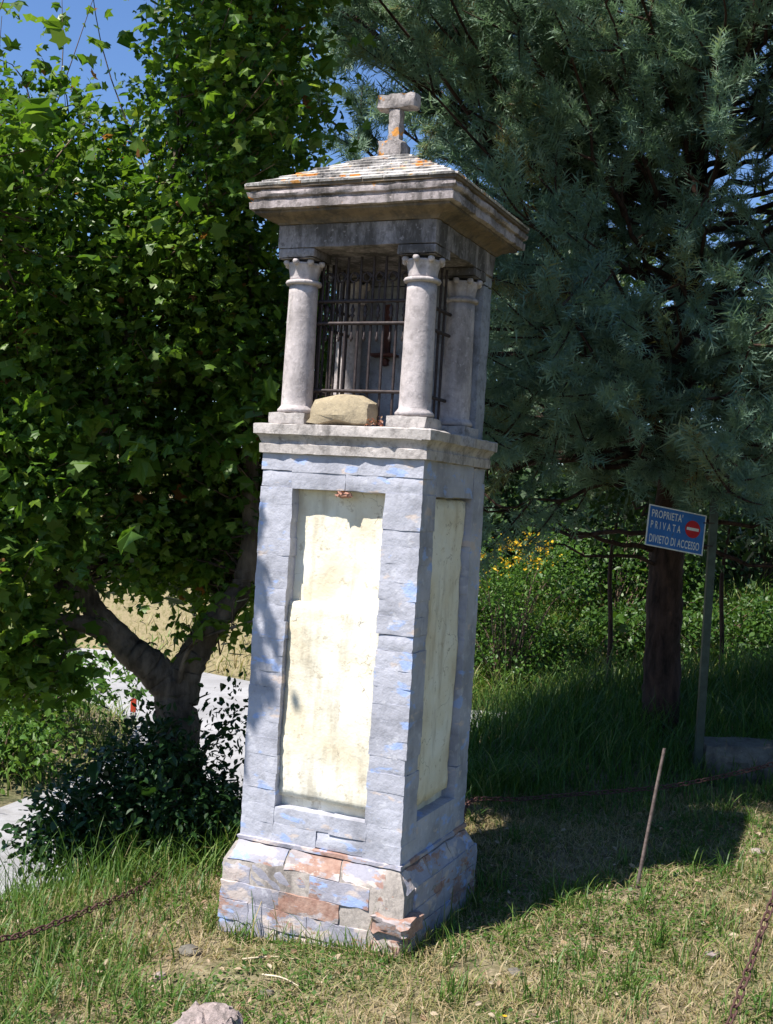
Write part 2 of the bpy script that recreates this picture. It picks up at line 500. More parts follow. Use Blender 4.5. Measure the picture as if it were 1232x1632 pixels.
def height(x, y):
    x = np.asarray(x, float); y = np.asarray(y, float)
    near = -0.055 + 0.08 * np.clip(x, -2.2, 4) + 0.022 * np.clip(y - 4.6, -4, 5)
    far = -0.8 + 2.7 * sst(12.9, 21, y) + 0.035 * np.clip(y - 21, 0, 90) + 0.5 * np.sin(x * 0.13) * sst(16, 40, y)
    isl = -0.52 + 0.25 * sst(-3, -6, x)
    f = near * (1 - sst(10.2, 12.6, y)) + far * sst(10.2, 12.6, y)
    w = sst(6.4, 7.6, y) * sst(-1.3, -2.2, x) * (1 - sst(13, 15, y))
    f = f * (1 - w) + isl * w
    f = f + lump(x, y) * (1 + 2 * sst(8, 20, y))
    ins, d = poly_in_dist(x, y, ROAD)
    k = np.where(ins, 0.0, sst(0.0, 1.45, d))
    return np.where(ins, ROAD_Z - 0.05 * np.clip(d / 0.2, 0, 1) - 0.012, ROAD_Z - 0.012 + (f - ROAD_Z + 0.012) * k)


gx = np.concatenate([-np.geomspace(4, 900, 26)[::-1], np.linspace(-3.92, 3.92, 112), np.geomspace(4, 900, 26)])
gy = np.concatenate([-np.geomspace(1, 300, 14)[::-1], np.linspace(0, 16, 180), np.geomspace(16.2, 1500, 40)])
X, Y = np.meshgrid(gx, gy)
Z = height(X, Y)
nx, ny = len(gx), len(gy)
i, j = np.meshgrid(np.arange(nx - 1), np.arange(ny - 1))
a = (j * nx + i).ravel()
ground = link('ground', np_mesh('ground', np.stack([X.ravel(), Y.ravel(), Z.ravel()], 1), np.stack([a, a + 1, a + nx + 1, a + nx], 1)), M['soil'])
tag(ground, 'sloping verge of soil and dry turf around the shrine', kind='structure')
rp = np.concatenate([ROAD, np.full((len(ROAD), 1), ROAD_Z)], 1)
road = link('road', np_mesh('road', np.concatenate([rp, rp - [0, 0, 0.12]]), [np.arange(len(rp))[None], np.array([[k, (k + len(rp) - 1) % len(rp), (k + len(rp) - 1) % len(rp) + len(rp), k + len(rp)] for k in range(len(rp))])]), M['asphalt'], smooth=False)
tag(road, 'pale grey worn asphalt road bending behind the trees', kind='structure')

# ------------------------------------------------------------------ the shrine
SH = (-0.0443, 4.6, 0.0)
YAW = R(24.11)
shrine = empty('wayside_shrine', SH, -YAW)
tag(shrine, 'tall whitewashed brick wayside shrine with columned niche, tiled roof and stone cross', 'shrine')
W = 0.3385
seedn = [100]


def brick(lo, hi, mat='whitewash', n=(3, 3, 2), ch=0.004, jit=0.0012, name='brick', label=None):
    seedn[0] += 1
    o = link(name, boxmesh(name, lo, hi, n, ch, jit, seedn[0]), M[mat], shrine, smooth=2)
    if label: o['label'] = label
    return o


# plinth: core, then courses of bricks
square_sweep('plinth_core', [(0.3795, -0.30), (0.3795, 0.17), (0.346, 0.236), (0.33, 0.25)], M['mortar'], shrine, 10, 0.001, 3)
PH = 0.386
zc = -0.20
courses = []
for h_ in (0.075, 0.073, 0.076, 0.073, 0.082):
    courses.append((zc, zc + h_)); zc += h_ - 0.001
rb = random.Random(3)
for ci, (z0, z1) in enumerate(courses):
    for side in range(4):
        u = -PH
        L_ = [0.26, 0.25, 0.262] if ci % 2 else [0.13, 0.25, 0.25, 0.142]
        for k, l_ in enumerate(L_):
            u1 = min(u + l_, PH)
            pr = rb.uniform(-0.002, 0.003)
            g_ = rb.uniform(-0.003, 0.0016)
            d_ = 0.1
            out = PH + pr
            if ci == 4: out = PH - 0.004 + pr
            # leave the ends of two sides to the neighbours so that corners do not overlap
            lo_u, hi_u = u + g_, u1 - g_
            if side in (1, 3):
                lo_u, hi_u = max(lo_u, -PH + d_ + 0.003), min(hi_u, PH - d_ - 0.003)
            if hi_u - lo_u < 0.02:
                u = u1; continue
            if side == 0: lo, hi = (lo_u, -out, z0), (hi_u, -out + d_, z1)
            elif side == 1: lo, hi = (out - d_, lo_u, z0), (out, hi_u, z1)
            elif side == 2: lo, hi = (lo_u, out - d_, z0), (hi_u, out, z1)
            else: lo, hi = (-out, lo_u, z0), (-out + d_, hi_u, z1)
            corner = side == 0 and k == len(L_) - 1
            mat = 'whitewash_worn'
            if side == 0 and ci == 3 and k in (1,): mat = 'exposed_brick'
            if corner and ci >= 1:
                j_ = 0.007
                sh = {1: 0.0, 2: 0.004, 3: 0.030, 4: -0.03}[ci]
                lo = (max(lo[0], 0.255), lo[1], lo[2])
                brick((lo[0], lo[1] - 0.5 * max(sh, 0), lo[2] + (0.004 if ci == 3 else 0)), (hi[0] + sh, hi[1] + 0.03, hi[2] - (0.010 if ci in (2, 4) else 0.0)),
                      'exposed_brick', (6, 5, 4), 0.006, j_ * 0.7, label='broken corner brick')
            else:
                brick(lo, hi, mat, (6, 3, 3), 0.001 + 0.007 * rb.random() ** 4, 0.0018)
            u = u1
# sloping course (offset) above the plinth
for side in range(4):
    u = -0.366
    for k in range(3):
        u1 = u + 0.244
        seedn[0] += 1
        g = np.random.default_rng(seedn[0])
        zz0, zz1 = 0.174, 0.246
        if side == 0 and k == 2: u1 -= 0.05
        me = boxmesh('sloping_brick', (u + 0.002, -0.383, zz0), (u1 - 0.002, -0.28, zz1), (5, 3, 3), 0.003, 0.0022, seedn[0])
        co = np.empty(len(me.vertices) * 3, np.float32); me.vertices.foreach_get('co', co); co = co.reshape(-1, 3)
        t = np.clip((co[:, 2] - zz0) / (zz1 - zz0), 0, 1)
        front = np.clip((-co[:, 1] - 0.28) / 0.1, 0, 1)
        co[:, 1] += front * t * 0.036
        sc = 1 - 0.036 / 0.366 * t * 0.9
        co[:, 0] *= sc
        ca, sa = [(1, 0), (0, 1), (-1, 0), (0, -1)][side]
        q = co.copy(); q[:, 0] = co[:, 0] * ca - co[:, 1] * sa; q[:, 1] = co[:, 0] * sa + co[:, 1] * ca
        if side in (1, 3): q[:, 2] -= 0.003
        me.vertices.foreach_set('co', q.ravel()); me.update()
        link('sloping_brick', me, M['exposed_brick' if (side == 0 and k == 1) else 'whitewash_worn'], shrine, smooth=2)
        u += 0.244
square_sweep('base_fillet', [(0.340, 0.2462), (0.347, 0.249), (0.346, 0.262), (0.335, 0.2655)], M['whitewash_worn'], shrine, 16, 0.002, 5)

# shaft: cream core behind the frame, brick piers and bands around the recessed panels
CORE = W - 0.056
square_sweep('shaft_core', [(CORE, 0.25), (CORE, 1.76)], M['cream'], shrine, 20, 0.0015, 6)
nC = 23
ch_ = (1.7436 - 0.2655) / nC
def gap():
    return -0.0022 if rb.random() < 0.92 else rb.uniform(0.0002, 0.0016)


for k in range(nC):
    z0 = 0.2655 + k * ch_; z1 = z0 + ch_
    for (sx_, sy_) in ((-1, -1), (1, -1), (1, 1), (-1, 1)):
        ga, gb = gap(), gap()
        pr = rb.uniform(-0.0007, 0.0007); pr2 = rb.uniform(-0.0007, 0.0007)
        wx = (0.1425 if sx_ < 0 else 0.1505) + rb.uniform(-0.003, 0.003)
        wy = 0.135 + rb.uniform(-0.003, 0.003)
        xa, xb = sx_ * (W + pr), sx_ * (W - wx)
        ya, yb = sy_ * (W + pr2), sy_ * (W - wy)
        brick((min(xa, xb), min(ya, yb), z0 + ga), (max(xa, xb), max(ya, yb), z1 - gb), 'whitewash', (4, 4, 3), 0.0003 + 0.006 * rb.random() ** 7, 0.0008)
    if z1 < 0.446 or z0 > 1.583:
        for side in range(4):
            cuts = [-0.205, 0.0 + rb.uniform(-0.08, 0.08), 0.205]
            for q0, q1 in zip(cuts[:-1], cuts[1:]):
                ga, gb = gap(), gap()
                pr = rb.uniform(-0.0007, 0.0007)
                l0, l1 = q0 + (0.0 if q0 == cuts[0] else -0.0018), q1 - (0.009 if q1 == cuts[-1] else -0.0018)
                zz0, zz1 = z0 + ga, z1 - gb
                if side == 0: lo, hi = (l0, -W - pr, zz0), (l1, -W + 0.08, zz1)
                elif side == 1: lo, hi = (W - 0.08, l0, zz0), (W + pr, l1, zz1)
                elif side == 2: lo, hi = (l0, W - 0.08, zz0), (l1, W + pr, zz1)
                else: lo, hi = (-W - pr, l0, zz0), (-W + 0.08, l1, zz1)
                brick(lo, hi, 'whitewash', (4, 3, 3), 0.0003 + 0.006 * rb.random() ** 7, 0.0008)
brick((-0.015, -W - 0.0022, 1.590), (0.048, -W + 0.03, 1.613), 'brick_red', (5, 3, 3), 0.006, 0.003, label='red brick exposed where the whitewash has broken off above the panel')
# thicker plaster on the lower part of each recessed panel
for side in range(4):
    g = np.random.default_rng(40 + side)
    me = boxmesh('panel_plaster', (-0.205, -W + 0.024, 0.43), (0.20, -CORE + 0.02, 1.185), (14, 2, 26), 0.006, 0.0016, 60 + side)
    co = np.empty(len(me.vertices) * 3, np.float32); me.vertices.foreach_get('co', co); co = co.reshape(-1, 3)
    co[:, 1] += 0.004 * np.sin(co[:, 2] * 13 + side) * np.sin(co[:, 0] * 9)
    top = np.clip((co[:, 2] - 1.14) / 0.045, 0, 1)
    if side != 0: co[:, 2] += 0.425 * np.clip((co[:, 2] - 0.43) / 0.755, 0, 1)
    ca, sa = [(1, 0), (0, 1), (-1, 0), (0, -1)][side]
    q = co.copy(); q[:, 0] = co[:, 0] * ca - co[:, 1] * sa; q[:, 1] = co[:, 0] * sa + co[:, 1] * ca
    me.vertices.foreach_set('co', q.ravel()); me.update()
    link('panel_plaster', me, M['cream'], shrine)

# ledge under the niche
square_sweep('ledge', [(0.335, 1.744), (0.3525, 1.7462), (0.3532, 1.780), (0.349, 1.783), (0.350, 1.793), (0.356, 1.805), (0.365, 1.815), (0.3705, 1.818), (0.3713, 1.853), (0.367, 1.857)],
             M['stone_ledge'], shrine, 22, 0.0016, 8)
# round columns at the front, engaged columns and wall at the back
FL = 1.857


def column(cx, cy, mat='stone_column'):
    e = empty('column'); e.parent = shrine
    bx_ = box('column_plinth', (cx - 0.082, cy - 0.082, FL + 0.0005), (cx + 0.082, cy + 0.082, FL + 0.048), M['stone_ledge'], e, (4, 4, 2), 0.004, 0.0012, int(1000 + cx * 100 + cy * 10))
    prof = [(0.070, 1.905), (0.074, 1.911), (0.074, 1.918), (0.069, 1.924), (0.063, 1.932)]
    prof += [(0.0615 - 0.0055 * t, 1.935 + 0.467 * t) for t in np.linspace(0, 1, 14)]
    lathe('column_shaft', prof, M[mat], e, (cx, cy), 32, jit=0.0005)
    lathe('neck_ring', [(0.058, 2.400), (0.068, 2.403), (0.071, 2.410), (0.068, 2.417), (0.058, 2.420)], M[mat], e, (cx, cy), 32)
    def mod(k, an, r_):
        t = k / 8.0
        return r_ + 0.0045 * (t ** 0.8) * np.cos(8 * an) * (1 if t < 0.99 else 0.5)
    lathe('capital', [(0.056 + 0.013 * (k / 8) ** 2.2, 2.418 + 0.066 * k / 8) for k in range(9)], M[mat], e, (cx, cy), 48, mod)
    for k in range(8):
        an = k * math.pi / 4
        bx, by = cx + 0.073 * math.cos(an), cy + 0.073 * math.sin(an)
        lathe('bead', [(0.003, 2.471), (0.011, 2.476), (0.0135, 2.4845), (0.011, 2.4925), (0.003, 2.4945)], M['stone_column'], e, (bx, by), 10)
    return e


for cx in (-0.25, 0.25):
    column(cx, -0.25)
    column(cx, 0.165)
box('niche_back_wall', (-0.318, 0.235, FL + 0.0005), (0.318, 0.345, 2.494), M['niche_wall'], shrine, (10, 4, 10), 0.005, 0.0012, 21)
for cx in (-0.25, 0.25):
    for cy in (-0.25, 0.165):
        box('impost_block', (cx - 0.078, cy - 0.078, 2.4985), (cx + 0.078, cy + (0.078 if cy < 0 else 0.068), 2.534), M['stone_frieze'], shrine, (3, 3, 2), 0.003, 0.001, 22)
        box('impost_fillet', (cx - 0.074, cy - 0.074, 2.4945), (cx + 0.074, cy + (0.074 if cy < 0 else 0.064), 2.4995), M['stone_frieze'], shrine, (2, 2, 2), 0.002, 0.0004, 23)
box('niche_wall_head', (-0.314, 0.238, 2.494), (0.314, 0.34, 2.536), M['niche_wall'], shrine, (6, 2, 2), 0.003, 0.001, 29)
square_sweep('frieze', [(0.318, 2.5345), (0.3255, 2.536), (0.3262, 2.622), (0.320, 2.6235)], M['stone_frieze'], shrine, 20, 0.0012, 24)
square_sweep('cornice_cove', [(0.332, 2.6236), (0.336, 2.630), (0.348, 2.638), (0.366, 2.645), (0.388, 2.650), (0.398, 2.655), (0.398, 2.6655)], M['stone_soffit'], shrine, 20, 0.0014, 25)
square_sweep('cornice', [(0.402, 2.6658), (0.4185, 2.6672), (0.4195, 2.694), (0.412, 2.6965), (0.410, 2.706), (0.424, 2.709), (0.428, 2.718), (0.4275, 2.728), (0.418, 2.732), (0.4195, 2.738)], M['stone_cornice'], shrine, 26, 0.0016, 26)
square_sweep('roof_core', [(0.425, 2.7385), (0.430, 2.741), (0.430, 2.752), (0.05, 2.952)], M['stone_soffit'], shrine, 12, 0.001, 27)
# roof tiles
rowsn = 8
E0, E1, Z0, Z1 = 0.430, 0.055, 2.752, 2.953
sl = np.array([E1 - E0, Z1 - Z0]); sl_len = np.linalg.norm(sl); sl = sl / sl_len; nrm = np.array([-sl[1] * -1, 0])
for side in range(4):
    ca, sa = [(1, 0), (0, 1), (-1, 0), (0, -1)][side]
    for r_ in range(rowsn):
        t0, t1 = r_ / rowsn, (r_ + 1.12) / rowsn
        hm = E0 + (E1 - E0) * (r_ + 0.02) / rowsn
        hm2 = E0 + (E1 - E0) * min(1, t1)
        n_t = max(1, int(round(2 * hm / 0.085)))
        edges = np.linspace(-hm, hm, n_t + 1)
        edges[1:-1] += np.array([rb.uniform(-0.016, 0.016) for _ in range(n_t - 1)]) + (0.02 if r_ % 2 else -0.02)
        for k in range(n_t):
            a0, a1 = edges[k] + 0.0015, edges[k + 1] - 0.0015
            s2 = hm2 / hm
            b0, b1 = (max(a0, -hm2), min(a1, hm2))
            if k == 0: b0 = a0 + (hm - hm2)
            if k == n_t - 1: b1 = a1 - (hm - hm2)
            if b1 - b0 < 0.006:
                mid = 0.5 * (b0 + b1); b0, b1 = mid - 0.003, mid + 0.003
            V = []
            lift0, lift1 = 0.006 + rb.uniform(0, 0.004), 0.003
            for (t, ua, ub, lf) in ((t0, a0, a1, lift0), (min(t1, 1.0), b0, b1, lift1)):
                half = E0 + (E1 - E0) * t; z = Z0 + (Z1 - Z0) * t
                for uu in (ua, ub):
                    for dz in (0.0, lf):
                        V.append((uu + rb.uniform(-1, 1) * 0.001, -half - (0.3 * dz if t == t0 else 0) - 0.004 * (t == t0), z + dz - 0.001))
            V = np.array(V)
            # order: t0: a(bottom,top), b(bottom,top); t1: a, b
            F = np.array([[0, 2, 3, 1], [4, 5, 7, 6], [1, 3, 7, 5], [0, 4, 6, 2], [0, 1, 5, 4], [2, 6, 7, 3]])
            q = V.copy(); q[:, 0] = V[:, 0] * ca - V[:, 1] * sa; q[:, 1] = V[:, 0] * sa + V[:, 1] * ca
            link('roof_tile', np_mesh('roof_tile', q, F), M['stone_tile'], shrine, smooth=False)
# pedestal and T-shaped stone cross
cr = empty('stone_cross'); cr.parent = shrine
box('cross_pedestal', (-0.068, -0.055, 2.945), (0.042, 0.055, 3.022), M['stone_cross'], cr, (4, 4, 3), 0.007, 0.0022, 31)
me = boxmesh('cross_shaft', (-0.038, -0.027, 3.018), (0.016, 0.027, 3.152), (3, 3, 7), 0.004, 0.0016, 32)
link('cross_shaft', me, M['stone_cross'], cr, smooth=2)
box('cross_arms', (-0.090, -0.033, 3.150), (0.078, 0.033, 3.208), M['stone_cross'], cr, (8, 4, 4), 0.0035, 0.002, 33)

# iron grille round the niche
gr = empty('iron_grille'); gr.parent = shrine


def bar(p0, p1, r_=0.0055, name='bar'):
    V, F = tube(np.array([p0, 0.5 * (np.array(p0) + np.array(p1)), p1]), r_, 7)
    return link(name, np_mesh(name, V, F), M['iron'], gr)


GX, GY0, GY1 = 0.215, -0.205, 0.155
for k, x in enumerate(np.linspace(-0.19, 0.19, 8)):
    bar((x, GY0, FL + 0.0), (x + rb.uniform(-.003, .003), GY0, 2.52))
for z in (2.347, 2.262, 2.001):
    bar((-0.2, GY0 - 0.012, z), (0.2, GY0 - 0.012, z), 0.007, 'rail')
for sx_ in (-1, 1):
    for y in np.linspace(-0.175, 0.075, 6):
        bar((sx_ * GX, y, FL), (sx_ * GX, y, 2.52))
    for z in (2.347, 2.262, 2.001):
        bar((sx_ * (GX + 0.012), -0.2, z), (sx_ * (GX + 0.012), 0.11, z), 0.007, 'rail')
for x in np.linspace(-0.163, 0.163, 7):
    # scroll under the head of the grille, spear above the middle rail, drop below it
    an = np.linspace(0, 2 * np.pi * 1.25, 16)
    rad = 0.021 - 0.008 * an / an[-1]
    V, F = tube(np.stack([x + rad * np.cos(an), np.full(16, GY0), 2.440 + rad * np.sin(an)], 1), 0.004, 6)
    link('scroll', np_mesh('scroll', V, F), M['iron'], gr)
    lathe('spear', [(0.003, 2.262), (0.004, 2.285), (0.010, 2.295), (0.004, 2.302), (0.0095, 2.316), (0.001, 2.340)], M['iron'], gr, (x, GY0), 8)
    lathe('pendant', [(0.001, 2.352 - 0.16), (0.008, 2.205), (0.003, 2.215), (0.003, 2.262)], M['iron'], gr, (x, GY0), 8)
    bar((x, GY0, 2.347), (x, GY0, 2.42), 0.004)

# things inside and on the niche
def shl(a, b, z):
    return (SH[0] + a * math.cos(YAW) + b * math.sin(YAW), SH[1] - a * math.sin(YAW) + b * math.cos(YAW), z)


br = empty('wall_bracket', shl(-0.097, 0.2345, 2.17), -YAW)
tag(br, 'small dark red wooden bracket with upright on the niche back wall', 'bracket')
box('bracket_shelf', (-0.058, -0.07, 0.018), (0.058, 0.0, 0.034), M['dark_wood'], br, (2, 2, 2), 0.003)
box('bracket_corbel', (-0.02, -0.045, -0.02), (0.02, 0.0, 0.0176), M['dark_wood'], br, (2, 2, 2), 0.006)
box('upright', (-0.016, -0.022, 0.0344), (0.016, 0.0, 0.245), M['dark_wood'], br, (2, 2, 3), 0.003)


def rock(name, size, mat, seed, flat_bottom=True, n=7, rough=0.16, boxy=0.0):
    g = np.random.default_rng(seed)
    me = boxmesh(name, (-1, -1, -1), (1, 1, 1), (n, n, n), 0.0, 0.0, seed)
    co = np.empty(len(me.vertices) * 3, np.float32); me.vertices.foreach_get('co', co); co = co.reshape(-1, 3).astype(float)
    sph = unit(co)
    co = sph * (1 - boxy) + co * boxy
    for _ in range(9):
        d = unit(g.standard_normal(3)); cut = 0.62 + 0.3 * g.random()
        if boxy > 0.3: cut = 0.9 + 0.3 * g.random()
        dd = co @ d
        co = co - np.clip(dd - cut, 0, None)[:, None] * d * 0.85
    co += g.standard_normal(co.shape) * rough * 0.12
    if boxy > 0.8: co[:, 0] *= 1 - 0.07 * co[:, 2]; co[:, 1] *= 1 - 0.12 * co[:, 2]; co[:, 2] += 0.12 * co[:, 0] * (co[:, 0] < 0) * (co[:, 2] > 0)
    co *= np.array(size) / 2
    if flat_bottom: co[:, 2] = np.maximum(co[:, 2], -size[2] * 0.42)
    co[:, 2] -= co[:, 2].min()
    me.vertices.foreach_set('co', co.astype(np.float32).ravel()); me.update()
    return link(name, me, M[mat], None, smooth=2)


me = boxmesh('stone', (-0.134, -0.07, 0.0), (0.13, 0.072, 0.122), (4, 3, 3), 0.013, 0.0045, 77)
co = np.empty(len(me.vertices) * 3, np.float32); me.vertices.foreach_get('co', co); co = co.reshape(-1, 3)
tz = co[:, 2] / 0.122
co[:, 0] += 0.030 * tz * (co[:, 0] < -0.09); co[:, 1] += 0.022 * tz * (co[:, 1] < -0.05)
co[:, 2] -= 0.020 * tz * np.clip(-co[:, 0] / 0.13, 0, 1) + 0.026 * tz * np.clip((co[:, 0] - 0.05) / 0.08, 0, 1)
co[:, 1] += 0.03 * np.clip((co[:, 0] - 0.04) / 0.09, 0, 1) * (co[:, 1] < 0)
me.vertices.foreach_set('co', co.ravel()); me.update()
o = link('stone', me, M['sandstone'], None, smooth=2)
o.location = shl(-0.040, -0.272, FL + 0.004); o.rotation_euler = (0, 0, -YAW + R(3))
tag(o, 'rough tan sandstone lump lying on the shrine ledge against the grille', 'stone')
zr = float(height(-0.40, 3.42))
o = rock('rock', (0.23, 0.2, 0.17), 'pink_rock', 9, n=10, rough=0.4)
o.location = (-0.445, 3.50, zr - 0.02); o.rotation_euler = (0, 0, 0.4)
tag(o, 'pinkish white rough rock in the turf in front of the shrine', 'rock')
o = rock('stone_block', (0.62, 0.42, 0.24), 'grey_rock', 14, n=9, boxy=0.7, rough=0.2)
o.location = (2.17, 6.55, float(height(2.17, 6.55)) - 0.04); o.rotation_euler = (0, 0, -0.15)
tag(o, 'low rough grey stone block in shade beside the sign pole', 'stone')
for k, (x, y, sz_) in enumerate([(-0.62, 4.22, 0.07), (-0.70, 4.0, 0.05), (-0.30, 3.83, 0.045), (1.25, 4.05, 0.05), (0.55, 4.0, 0.05), (1.75, 5.1, 0.06)]):
    o = rock('small_stone', (sz_ * 1.5, sz_, sz_ * 0.6), 'pink_rock' if k % 2 else 'grey_rock', 50 + k, n=4, rough=0.3)
    o.location = (x, y, float(height(x, y)) - 0.006); o.rotation_euler = (0, 0, k * 1.3)
    tag(o, ['small grey stone touching the left foot of the shrine', 'small pinkish stone in the grass below the left foot of the shrine', 'small grey stone between the dry stalks and the big rock', 'small pinkish stone in the sunny turf below the leaning rod', 'small grey stone in the turf off the broken corner brick', 'small pinkish stone at the end of the shrine shadow'][k], 'stone', 'small stones in the turf')

# ------------------------------------------------------------------ sign on its pole
px_, py_ = 1.835, 6.43
pz = float(height(px_, py_))
sign = empty('warning_sign', (px_, py_, pz))
tag(sign, 'tilted blue private property sign with red no-entry disc on green steel pole', 'sign')
PT = 1.745 - pz
me = np_mesh('pole', np.array([[x, y, z] for z in (-0.3, PT) for x, y in ((-0.021, -0.016), (0.021, -0.016), (0.021, 0.016), (0.0165, 0.016), (0.0165, -0.0115), (-0.0165, -0.0115), (-0.0165, 0.016), (-0.021, 0.016))]),
             [np.array([[k, (k + 1) % 8, (k + 1) % 8 + 8, k + 8] for k in range(8)]), np.array([list(range(8))[::-1], list(range(8, 16))])])
link('pole', me, M['galvanised'], sign, smooth=False)
board = empty('sign_board'); board.parent = sign
Rm = Matrix.Rotation(R(18.70), 3, 'Z') @ Matrix.Rotation(R(-6.27), 3, 'X') @ Matrix.Rotation(R(7.18), 3, 'Y')
mb = Rm.to_4x4(); mb.translation = Vector((1.608 - px_, 6.349 - py_, 1.518 - pz))
board.matrix_local = mb
bw, bh = 0.1844, 0.1137
box('panel', (-bw, 0.0, -bh), (bw, 0.002, bh), M['sign_blue'], board, (2, 1, 2), 0.0)
e_ = 0.006
fr = []
V = np.array([(-bw, -bh), (bw, -bh), (bw, bh), (-bw, bh)]); Vi = np.array([(-bw + e_, -bh + e_), (bw - e_, -bh + e_), (bw - e_, bh - e_), (-bw + e_, bh - e_)])
VV = np.concatenate([np.c_[V[:, 0] * 1.004, np.full(4, yy), V[:, 1] * 1.006] for yy in (-0.0015, 0.003)] + [np.c_[Vi[:, 0], np.full(4, yy), Vi[:, 1]] for yy in (-0.0015, 0.003)])
FF = []
for k in range(4):
    k2 = (k + 1) % 4
    FF += [[k, k2, 8 + k2, 8 + k], [4 + k, 12 + k, 12 + k2, 4 + k2], [k, 4 + k, 4 + k2, k2], [8 + k, 8 + k2, 12 + k2, 12 + k]]
link('border', np_mesh('border', VV, np.array(FF)), M['sign_white'], board, smooth=False)
an = np.linspace(0, 2 * np.pi, 40, endpoint=False)
for nm, rad_, yy, mm in (('no_entry_disc', 0.049, -0.0006, 'sign_red'),):
    V = np.concatenate([np.c_[0.105 + rad_ * np.cos(an), np.full(40, yy), 0.022 + rad_ * np.sin(an)], np.c_[0.105 + rad_ * np.cos(an), np.full(40, 0.0005), 0.022 + rad_ * np.sin(an)]])
    disc = link(nm, np_mesh(nm, V, [np.arange(40)[None], np.array([[k, k + 40, (k + 1) % 40 + 40, (k + 1) % 40] for k in range(40)])]), M[mm], board, smooth=False)
box('no_entry_bar', (0.066, -0.0014, 0.0145), (0.144, -0.0003, 0.0305), M['sign_white'], board, (1, 1, 1), 0.0)


def lettering(text, x0, x1, zb, hh):
    cu = bpy.data.curves.new('lettering', 'FONT'); cu.body = text; cu.size = 1.0; cu.offset = 0.012
    cu.space_character = 1.08
    t_ = bpy.data.objects.new('tmp', cu); COL.objects.link(t_)
    dg = bpy.context.evaluated_depsgraph_get(); dg.update()
    me = bpy.data.meshes.new_from_object(t_.evaluated_get(dg))
    bpy.data.objects.remove(t_)
    n = len(me.vertices); co = np.empty(n * 3, np.float32); me.vertices.foreach_get('co', co); co = co.reshape(-1, 3)
    lo, hi = co.min(0), co.max(0)
    q = np.zeros_like(co)
    q[:, 0] = x0 + (co[:, 0] - lo[0]) / (hi[0] - lo[0]) * (x1 - x0)
    q[:, 2] = zb + (co[:, 1] - lo[1]) / (hi[1] - lo[1]) * hh
    q[:, 1] = -0.0008
    me.vertices.foreach_set('co', q.ravel()); me.update()
    me.materials.clear()
    return link('lettering', me, M['sign_white'], board, smooth=False)


lettering("PROPRIETA'", -0.163, 0.035, 0.048, 0.044)
lettering('P R I V A T A', -0.163, 0.028, -0.014, 0.042)
lettering('DIVIETO DI ACCESSO', -0.163, 0.158, -0.092, 0.045)
for zz in (0.07, -0.06):
    w0 = mb @ Vector((bw * 0.9, 0.004, zz))
    V, F = tube([w0, (0.0, -0.014, w0.z + 0.002), (0.024, 0.0, w0.z + 0.002), (0.0, 0.021, w0.z + 0.002)], 0.004, 6)
    link('wire_tie', np_mesh('wire_tie', V, F), M['iron'], sign)

# ------------------------------------------------------------------ leaning rod, chains
zrod = float(height(1.11, 4.70))
rod = tube_obj('iron_rod', [(1.105, 4.70, zrod - 0.15), (1.13, 4.70, zrod + 0.05), (1.17, 4.70, 0.42), (1.20, 4.70, 0.64)], [0.0078, 0.0078, 0.007, 0.0065], M['rod_steel'], None, 12, 9, 0.02)
tag(rod, 'thin rusty iron rod stuck at a slant in the turf', 'rod')


def link_mesh():
    # an elongated ring
    t = np.linspace(0, 2 * np.pi, 12, endpoint=False)
    P = np.stack([0.020 * np.sign(np.cos(t)) * np.abs(np.cos(t)) ** 0.9, 0.0115 * np.sin(t), np.zeros(12)], 1)
    P[:, 0] *= 1.0
    an = np.linspace(0, 2 * np.pi, 5, endpoint=False)
    tan = unit(np.roll(P, -1, 0) - np.roll(P, 1, 0)); nrm_ = np.stack([tan[:, 1], -tan[:, 0], np.zeros(12)], 1)
    V = P[:, None] + 0.0036 * (np.cos(an)[None, :, None] * nrm_[:, None] + np.sin(an)[None, :, None] * np.array([0, 0, 1.0]))
    i = np.arange(12)[:, None] * 5; i2 = (np.arange(12)[:, None] + 1) % 12 * 5; j = np.arange(5)[None]; j2 = (j + 1) % 5
    F = np.stack([i + j, i + j2, i2 + j2, i2 + j], -1).reshape(-1, 4)
    me = np_mesh('link', V.reshape(-1, 3), F); me.materials.append(M['rust'])
    me.polygons.foreach_set('use_smooth', [True] * len(me.polygons))
    return me


LINK = link_mesh()


def chain(ctrl, label):
    P = smooth_path(ctrl, 400)
    d = np.concatenate([[0], np.cumsum(np.linalg.norm(np.diff(P, axis=0), axis=1))])
    n = int(d[-1] / 0.0315)
    root = empty('chain', tuple(P[0])); tag(root, label, 'chain')
    tt = np.linspace(0, d[-1], n)
    Q = np.stack([np.interp(tt, d, P[:, k]) for k in range(3)], 1)
    T = unit(np.gradient(Q, axis=0))
    for k in range(n):
        x = Vector(T[k]); z = x.cross(Vector((0, 0, 1))).normalized(); y = z.cross(x)
        rot = Matrix((x, y, z)).transposed()
        rot = rot @ Matrix.Rotation((math.pi / 2) * (k % 2) + 0.55 + rb.uniform(-.25, .25), 3, 'X')
        mm = rot.to_4x4(); mm.translation = Vector(Q[k] - P[0])
        o = bpy.data.objects.new('link', LINK); COL.objects.link(o); o.parent = root; o.matrix_local = mm
    return root


